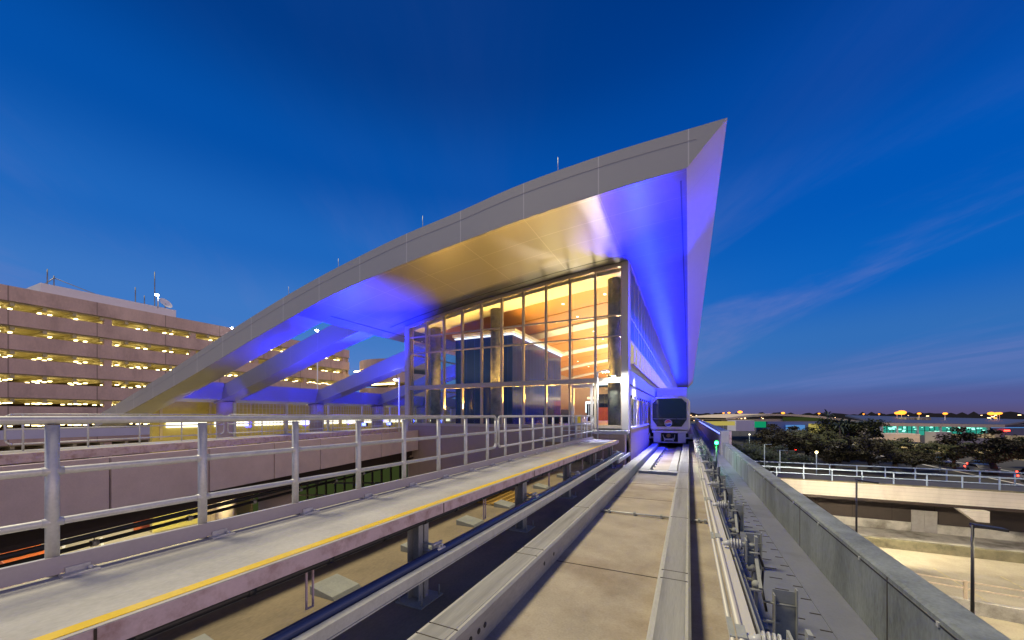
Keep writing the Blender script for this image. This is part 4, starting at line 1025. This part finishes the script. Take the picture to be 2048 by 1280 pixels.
for u_ in (1765,1795,1836,1882,1929,1977):
    b=MB(); wallquad(b,u_-1.6,u_+1.6,851,873,DT-1.2,DT-1.2,.5); b.build('pillar',M['lwhite'],at_)
rf=MB(); 
e0=Vector(at(1757,848,DT-3)); e1=Vector(at(2008,852,DT-3)); r0=Vector(at(1690,833,DT+45)); r1=Vector(at(2070,842,DT+45))
rf.hexa([tuple(e0),tuple(e1),tuple(r1),tuple(r0)],[tuple(e0+Vector((0,0,.5))),tuple(e1+Vector((0,0,.5))),tuple(r1+Vector((0,0,.6))),tuple(r0+Vector((0,0,.6)))])
rfo=rf.build('roof',M['termroof'],at_)
b=MB(); b.beam(e0-Vector((0,0,.05)),e1-Vector((0,0,.05)),.5,.9); b.build('roof_edge',M['termedge'],rfo)
b=MB(); wallquad(b,1812,1838,835,842,DT+20,DT+20,3); wallquad(b,1839,1862,835,843,DT+19,DT+19,3); b.build('roof_unit',M['jetway'],rfo)
jw=thing('jet_bridge','ribbed cream boarding bridge in front of the teal windows','jet bridge',P3(1950,880))
b=MB(); wallquad(b,1902,1990,868,876,DT-6,DT-14,3); b.build('tunnel',M['jetway'],jw); b=MB(); wallquad(b,1872,1903,864,888,DT-7,DT-7,3); b.build('rotunda',M['termwall'],jw)
jw2=thing('jet_bridge','ribbed cream boarding bridge at the right edge of the photo','jet bridge',P3(2030,885))
b=MB(); wallquad(b,2012,2110,872,890,DT-12,DT-18,3); b.build('tunnel',M['jetway'],jw2)
lwg=thing('service_building','low mauve service wing in front of the terminal','building',P3(1790,885))
b=MB(); wallquad(b,1742,1840,868,884,DT-8,DT-12,8); b.build('wall',M['termwall'],lwg); b=MB(); wallquad(b,1807,1813,874,879,DT-10.6,DT-10.6,.2); b.build('window',M['carglass'],lwg)
cn=thing('concourse_building','blue lit low concourse to the right of the terminal','building',P3(2030,860,140))
b=MB(); wallquad(b,1984,2140,851,874,140,140,10); b.build('wall',mat('blue_wall',(.05,.07,.2),.5),cn); b=MB(); wallquad(b,1984,2140,854.6,856,139,139,.3); b.build('light_strip',M['bluewin'],cn)
b=MB(); wallquad(b,1979,2150,848.5,851,137,137,14); b.build('roof',M['termroof'],cn)
b=MB(); wallquad(b,2010,2020,860,862.5,139,139,.3); b.build('lit_sign',M['tail'],cn)
# curved roof hall
ch=thing('curved_roof_hall','wide hall with a cream curved roof and blue lit walls','terminal building',P3(1600,880,130))
D2=130
def roofarc(b,tab,d,th,depth):
    pts=[at(u_,v_,d) for u_,v_ in tab]
    n=len(pts); back=Vector((-ST*depth,CT*depth,0))
    lo=[Vector(p) for p in pts]; hi=[p+Vector((0,0,th)) for p in lo]
    strip(b,lo,hi); strip(b,[p+back for p in lo],[p+back for p in hi]); strip(b,lo,[p+back for p in lo]); strip(b,hi,[p+back for p in hi])
b=MB(); roofarc(b,[(1452,840),(1475,836.5),(1505,833.5),(1545,831.6),(1590,832.5),(1640,836),(1690,842),(1760,850)],D2,.7,30); b.build('roof',M['termedge'],ch)
b=MB(); wallquad(b,1462,1640,838,846,D2+2,D2+2,6); b.build('upper_wall',M['termedge'],ch)
b=MB(); wallquad(b,1568,1648,834.5,841.5,D2+1.2,D2+1.2,.6); b.build('window_strip',M['greenwin'],ch)
b=MB(); wallquad(b,1535,1660,843,868,D2+.5,D2+.5,6); b.build('blue_wall',mat('hall_blue_wall',(.14,.20,.42),.6),ch)
b=MB(); wallquad(b,1472,1509,841,862,D2-6,D2-6,5); b.build('pale_block',M['lavender'],ch)
b=MB(); wallquad(b,1510,1532,843,855,D2-4,D2-4,2); b.build('green_window',emit('green_glass_window',(.01,.45,.2),.6),ch)
b=MB(); wallquad(b,1573,1610,850,861,D2-.3,D2-.3,.4); b.build('lobby_window',M['bluewin'],ch)
b=MB(); wallquad(b,1575,1612,860,865,D2-1.2,D2-1.2,.6); b.build('canopy',M['lwhite'],ch)
b=MB(); wallquad(b,1636,1668,848,874,D2-6,D2-6,4); b.build('gold_block',M['goldglow'],ch)
b=MB(); wallquad(b,1668,1762,850,868,D2-2,D2-2,4); b.build('green_wall',mat('hall_green_wall',(.08,.16,.07),.7),ch)
b=MB(); wallquad(b,1722,1758,857,864,D2-3,D2-3,.5); b.build('window_strip',M['tealwin'],ch)
gw=thing('glowing_wall','long gold glowing low wall beyond the far parapet','wall',P3(1430,850,120))
b=MB(); wallquad(b,1405,1470,842.5,851,120,120,1); b.build('wall_body',M['goldglow'],gw)  # the wall surface itself glows gold; no lamp shines on it
# orange floodlight masts along the horizon
masts=[(1447,826,170,.35,0),(1458,825.5,170,.5,0),(1480,824,160,.75,0),(1566,826,170,.6,0),(1638,827,180,.4,0),(1727,828,190,.35,0),(1758,828,190,.35,0),(1794,826,150,.7,1),(1803,825,150,1.15,1),(1838,827,150,.5,0),(1890,827,140,.55,0),(1982,827,150,.85,1),(1994,827,150,.7,1),(1999,826.5,150,.6,1),(1990,836,150,.35,0)]
wh=['left end of the far row','just right of the far left end','brightest at the left of the hall','above the curved roof','near the tall palm','small one above the dark roof','second small one above the dark roof','left half of the big orange glare','centre of the big orange glare','right of the big glare beside the roof units','over the middle of the teal windows','left lamp of the right hand cluster','middle lamp of the right hand cluster','right lamp of the right hand cluster','low pale lamp under the right hand cluster']
for (uu,vv,dd,rad,big),lab in zip(masts,wh):
    x,y,z=at(uu,vv,dd); polelamp(x,y,GZ,z,'orange apron floodlight on a mast, '+lab,M['orangelamp'],rad*1.25,'floodlight','orange floodlights along the horizon')
# far woods and town lights: nobody could count these
rn=random.Random(5); b=MB(); 
prev=None
for ring,(rad,hmin,hmax) in enumerate(((620,6,11),(900,9,15))):
    n=420
    top=[];bot=[];tb_=[]
    for i in range(n+1):
        a=R(-75)+R(150)*i/n; hh=GZ+rn.uniform(hmin,hmax)*(1 if rn.random()<.9 else .7)
        top.append((rad*math.sin(a),rad*math.cos(a),hh)); bot.append((rad*math.sin(a),rad*math.cos(a),GZ-.5)); tb_.append(((rad+30)*math.sin(a),(rad+30)*math.cos(a),hh-1))
    strip(b,bot,top); strip(b,top,tb_)
tag(b.build('woods',M['faredge']),'dark line of far woods along the horizon','woods',kind='stuff')
b=MB()
for i in range(150):
    a=R(rn.uniform(0,58)) if i>60 else R(rn.uniform(0.5,7)); rad=rn.uniform(420,600); s_=rn.uniform(.25,.7); z=GZ+rn.uniform(3,9); x,y=rad*math.sin(a),rad*math.cos(a); b.box(x-s_,x+s_,y-s_,y+s_,z-s_*.5,z+s_*.5)
tag(b.build('town_lights',emit('far_town_lamp',(1,.6,.3),5)),'scattered small town lights along the horizon','lights',kind='stuff')

# ================================================================== SKY
w=bpy.data.worlds.new('World'); bpy.context.scene.world=w; w.use_nodes=True; nt=w.node_tree; nt.nodes.clear(); N=nt.nodes; L=nt.links
def lin_(c): return tuple(((x/255)/12.92 if x/255<=.04045 else ((x/255+.055)/1.055)**2.4) for x in c)
tc=N.new('ShaderNodeTexCoord'); nrm=N.new('ShaderNodeVectorMath'); nrm.operation='NORMALIZE'; L.new(tc.outputs['Generated'],nrm.inputs[0])
sp=N.new('ShaderNodeSeparateXYZ'); L.new(nrm.outputs[0],sp.inputs[0])
def ramp(stops):
    r=N.new('ShaderNodeValToRGB'); cr=r.color_ramp; cr.interpolation='EASE'
    while len(cr.elements)<len(stops): cr.elements.new(.5)
    for e,(p,c) in zip(cr.elements,stops): e.position=p; e.color=(*lin_(c),1)
    return r
rl=ramp([(0,(92,124,184)),(.08,(84,130,198)),(.22,(62,120,196)),(.36,(30,102,188)),(.52,(4,80,168)),(.68,(0,58,134)),(1,(0,40,100))])
rg=ramp([(0,(88,80,120)),(.03,(84,90,148)),(.07,(76,110,174)),(.15,(50,110,184)),(.26,(10,98,190)),(.42,(0,86,182)),(.58,(0,70,160)),(.75,(0,52,130)),(1,(0,40,98))])
zc=N.new('ShaderNodeClamp'); L.new(sp.outputs[2],zc.inputs[0]); L.new(zc.outputs[0],rl.inputs[0]); L.new(zc.outputs[0],rg.inputs[0])
az=N.new('ShaderNodeVectorMath'); az.operation='DOT_PRODUCT'; az.inputs[1].default_value=(.98,.2,0); L.new(nrm.outputs[0],az.inputs[0])
am=N.new('ShaderNodeMapRange'); am.inputs[1].default_value=-.45; am.inputs[2].default_value=.55; am.interpolation_type='SMOOTHSTEP'; L.new(az.outputs['Value'],am.inputs[0])
mx=N.new('ShaderNodeMix'); mx.data_type='RGBA'; L.new(am.outputs[0],mx.inputs[0]); L.new(rl.outputs[0],mx.inputs[6]); L.new(rg.outputs[0],mx.inputs[7])
cur=mx.outputs[2]
# thin streaks of cloud on a flat ceiling of air
dz=N.new('ShaderNodeMath'); dz.operation='ADD'; dz.inputs[1].default_value=.12; L.new(zc.outputs[0],dz.inputs[0])
dvv=N.new('ShaderNodeVectorMath'); dvv.operation='DIVIDE'; L.new(nrm.outputs[0],dvv.inputs[0])
cmb=N.new('ShaderNodeCombineXYZ'); 
for i in range(3): L.new(dz.outputs[0],cmb.inputs[i])
L.new(cmb.outputs[0],dvv.inputs[1])
mp0=N.new('ShaderNodeMapping'); mp0.inputs['Rotation'].default_value=(0,0,R(63)); L.new(dvv.outputs[0],mp0.inputs[0])
mp=N.new('ShaderNodeMapping'); mp.inputs['Scale'].default_value=(.26,.95,0); mp.inputs['Location'].default_value=(3.1,1.7,0); L.new(mp0.outputs[0],mp.inputs[0])
cn_=N.new('ShaderNodeTexNoise'); cn_.inputs['Scale'].default_value=.9; cn_.inputs['Detail'].default_value=9; cn_.inputs['Roughness'].default_value=.62; cn_.inputs['Distortion'].default_value=.6; L.new(mp.outputs[0],cn_.inputs[0])
cr=N.new('ShaderNodeMapRange'); cr.inputs[1].default_value=.44; cr.inputs[2].default_value=.74; cr.inputs[4].default_value=.8; cr.interpolation_type='SMOOTHSTEP'; L.new(cn_.outputs[0],cr.inputs[0])
fd=N.new('ShaderNodeMapRange'); fd.inputs[1].default_value=.02; fd.inputs[2].default_value=.10; L.new(zc.outputs[0],fd.inputs[0])
fu=N.new('ShaderNodeMapRange'); fu.inputs[1].default_value=.5; fu.inputs[2].default_value=.25; fu.inputs[3].default_value=.06; L.new(zc.outputs[0],fu.inputs[0])
m1=N.new('ShaderNodeMath'); m1.operation='MULTIPLY'; L.new(cr.outputs[0],m1.inputs[0]); L.new(fd.outputs[0],m1.inputs[1])
m3=N.new('ShaderNodeMath'); m3.operation='MULTIPLY'; L.new(m1.outputs[0],m3.inputs[0]); L.new(fu.outputs[0],m3.inputs[1])
rm=N.new('ShaderNodeMapRange'); rm.inputs[1].default_value=0; rm.inputs[2].default_value=.8; rm.inputs[3].default_value=.6; L.new(am.outputs[0],rm.inputs[0])
m2=N.new('ShaderNodeMath'); m2.operation='MULTIPLY'; L.new(m3.outputs[0],m2.inputs[0]); L.new(rm.outputs[0],m2.inputs[1])
cm=N.new('ShaderNodeMix'); cm.data_type='RGBA'; L.new(m2.outputs[0],cm.inputs[0]); L.new(cur,cm.inputs[6]); cm.inputs[7].default_value=(*lin_((118,128,192)),1); cur=cm.outputs[2]
# afterglow low behind and to the right of the viewer
ga=N.new('ShaderNodeVectorMath'); ga.operation='DOT_PRODUCT'; ga.inputs[1].default_value=(.97,-.24,0); L.new(nrm.outputs[0],ga.inputs[0])
gm=N.new('ShaderNodeMapRange'); gm.inputs[1].default_value=.45; gm.inputs[2].default_value=1.0; gm.interpolation_type='SMOOTHSTEP'; L.new(ga.outputs['Value'],gm.inputs[0])
gz=N.new('ShaderNodeMapRange'); gz.inputs[1].default_value=.7; gz.inputs[2].default_value=.0; gz.interpolation_type='SMOOTHSTEP'; L.new(sp.outputs[2],gz.inputs[0])
gg=N.new('ShaderNodeMath'); gg.operation='MULTIPLY'; L.new(gm.outputs[0],gg.inputs[0]); L.new(gz.outputs[0],gg.inputs[1])
gc=N.new('ShaderNodeMix'); gc.data_type='RGBA'; gc.blend_type='ADD'; gc.clamp_result=False; L.new(gg.outputs[0],gc.inputs[0]); L.new(cur,gc.inputs[6]); gc.inputs[7].default_value=(1.95,1.36,.80,1); cur=gc.outputs[2]
bg=N.new('ShaderNodeBackground'); bg.inputs[1].default_value=1.0; L.new(cur,bg.inputs[0]); wo_=N.new('ShaderNodeOutputWorld'); L.new(bg.outputs[0],wo_.inputs[0])

# ================================================================== LIGHTS
def aim(o,d): o.rotation_euler=Vector(d).to_track_quat('-Z','Y').to_euler()
def light(name,kind,loc,energy,col,d=(0,0,-1),**k):
    l=bpy.data.lights.new(name,kind); l.energy=energy; l.color=col
    for a,v in k.items(): setattr(l,a,v)
    o=bpy.data.objects.new(name,l); C.objects.link(o); o.location=loc; aim(o,d); return o
light('sun','SUN',(0,0,50),3.3,(1,.88,.56),(.5,.15,-1),angle=R(13))
BLUE=(.004,.012,1)
def area(name,loc,e,col,d,sx,sy):
    o=light(name,'AREA',loc,e,col,d,shape='RECTANGLE',size=sx,size_y=sy)
    z=-Vector(d).normalized(); yv=Vector((0,1,0)); yv=(yv-z*yv.dot(z)).normalized(); xv=yv.cross(z)
    o.rotation_euler=Matrix((xv,yv,z)).transposed().to_euler(); return o
# warm hall light
area('hall_uplight',(-5.9,58,1.0),7500,(1,.78,.42),(0,0,1),6,50)
area('hall_uplight',(-5.9,28,.7),1450,(1,.78,.38),(0,0,1),5.5,12)
for x,e in ((-4.6,260),(-5.8,260),(-7.0,260),(-8.2,250),(-11.2,190),(-12.4,110)):
    light('front_uplight','SPOT',(x,18.02,.2),e*4.6,(1,.56,.12),(0,-.30,1),spot_size=R(115),spot_blend=.5,shadow_soft_size=.06)
light('front_uplight','SPOT',(-2.865,20.6,-.2),6500,(1,.82,.68),(-.012,-.64,.78),spot_size=R(46),spot_blend=.4,shadow_soft_size=.05)
# blue wall washers
area('blue_strip',(-2.12,58,2.44),16000,BLUE,(.6,0,1),.12,80)
light('blue_spot','SPOT',(-1.8,18.4,2.4),14000,BLUE,(.08,-.48,1),spot_size=R(70),spot_blend=1.0,shadow_soft_size=.08)
area('blue_wall_wash',(-.45,40,6.3),15000,BLUE,(-1,0,-1.6),.15,42).data.spread=R(62)
light('blue_spot','SPOT',(-2.0,31.0,2.5),220,BLUE,(.45,1,-.3),spot_size=R(110),spot_blend=.6,shadow_soft_size=.08)
light('blue_flood','SPOT',(-17.2,16.6,-.4),42000,BLUE,(.16,-.24,1),spot_size=R(68),spot_blend=.7,shadow_soft_size=.1)
for y in (15.0,21.5,28.5,36,44):
    light('blue_flood','SPOT',(-19.0,y-1.2,.2),6000,BLUE,(-.30,.6,.8),spot_size=R(120),spot_blend=.8,shadow_soft_size=.15)
for y in (14.5,18.5,22.5,26.5,30.5,35,40):
    light('blue_flood','SPOT',(-25.2,y,-.8),3000,BLUE,(-5.5,.6,2.7),spot_size=R(44),spot_blend=.5,shadow_soft_size=.15)
light('blue_flood','SPOT',(-18.5,13.0,-.6),2200,BLUE,(-.45,.0,1),spot_size=R(90),spot_blend=.8,shadow_soft_size=.15)
for uu,vv,dd,e in ((1633,906,47,260),(1499,870,70,160),(1627,875,72,160)):
    x,y,z=at(uu,vv,dd); light('path_glow','POINT',(x,y,z+.35),e,(1,.88,.55),shadow_soft_size=.15)
# lamp post lights
light('post_lamp','SPOT',(-3.3,16.9,1.88),420,(.97,1,.93),(.35,.35,-1),spot_size=R(150),spot_blend=.6,shadow_soft_size=.08)
light('track_lamp','SPOT',(-2.2,19.5,2.1),1900,(1,.95,.85),(.5,-.1,-1),spot_size=R(120),spot_blend=.7,shadow_soft_size=.1)
# garage levels
for k in range(6):
    area('garage_light',(GX-4.5,30,TOP-1.75-ST_*(k+1)+.9),480,(1,.74,.16),(0,0,1),7,76)
area('undercroft_light',(-35.8,30,-1.9),160,(1,.80,.25),(-.4,0,1),1.5,45)
# car park lamps
x,y,z=at(1713,960,22); light('lot_lamp','SPOT',(x+.7,y+.1,z-.2),5200,(1,.86,.60),(.1,1,-.10),spot_size=R(150),spot_blend=.5,shadow_soft_size=.1)
x,y,z=at(1945,1050,15); light('lot_lamp','SPOT',(x+.7,y+.1,z-.2),600,(1,.82,.48),(.1,.35,-1),spot_size=R(150),spot_blend=.6,shadow_soft_size=.1)
light('lot_lamp','SPOT',(24,29,-3.6),1200,(1,.82,.48),(0,.1,-1),spot_size=R(160),spot_blend=.6,shadow_soft_size=.1)
x,y,z=at(1880,885,95); light('apron_lamp','SPOT',(x,y,4),9000,(1,.68,.25),(0,0,-1),spot_size=R(150),spot_blend=.6,shadow_soft_size=.3)
light('road_lamp','SPOT',(-28,14,-4),5000,(1,.9,.4),(-.3,0,-1),spot_size=R(150),spot_blend=.6,shadow_soft_size=.2)
light('signal_glow','POINT',(1.02,17.0,-1.10),14,(.02,1,.15),shadow_soft_size=.05)

# ================================================================== CAMERA
cd=bpy.data.cameras.new('camera'); co=bpy.data.objects.new('camera',cd); C.objects.link(co)
co.location=(0,0,0); co.rotation_euler=(R(90),0,TH); cd.sensor_width=36; cd.lens=FPX/2048*36; cd.shift_y=(V0-640)/2048; cd.clip_start=.05; cd.clip_end=6000
sc=bpy.context.scene; sc.camera=co
sc.view_settings.view_transform='Standard'; sc.view_settings.look='None'; sc.view_settings.exposure=0; sc.view_settings.gamma=1
sc.render.engine='CYCLES'; sc.cycles.use_denoising=True; sc.cycles.max_bounces=8; sc.cycles.transparent_max_bounces=16; sc.cycles.glossy_bounces=4; sc.cycles.diffuse_bounces=3; sc.cycles.sample_clamp_indirect=6; sc.cycles.caustics_reflective=False; sc.cycles.caustics_refractive=False; sc.cycles.use_adaptive_sampling=True
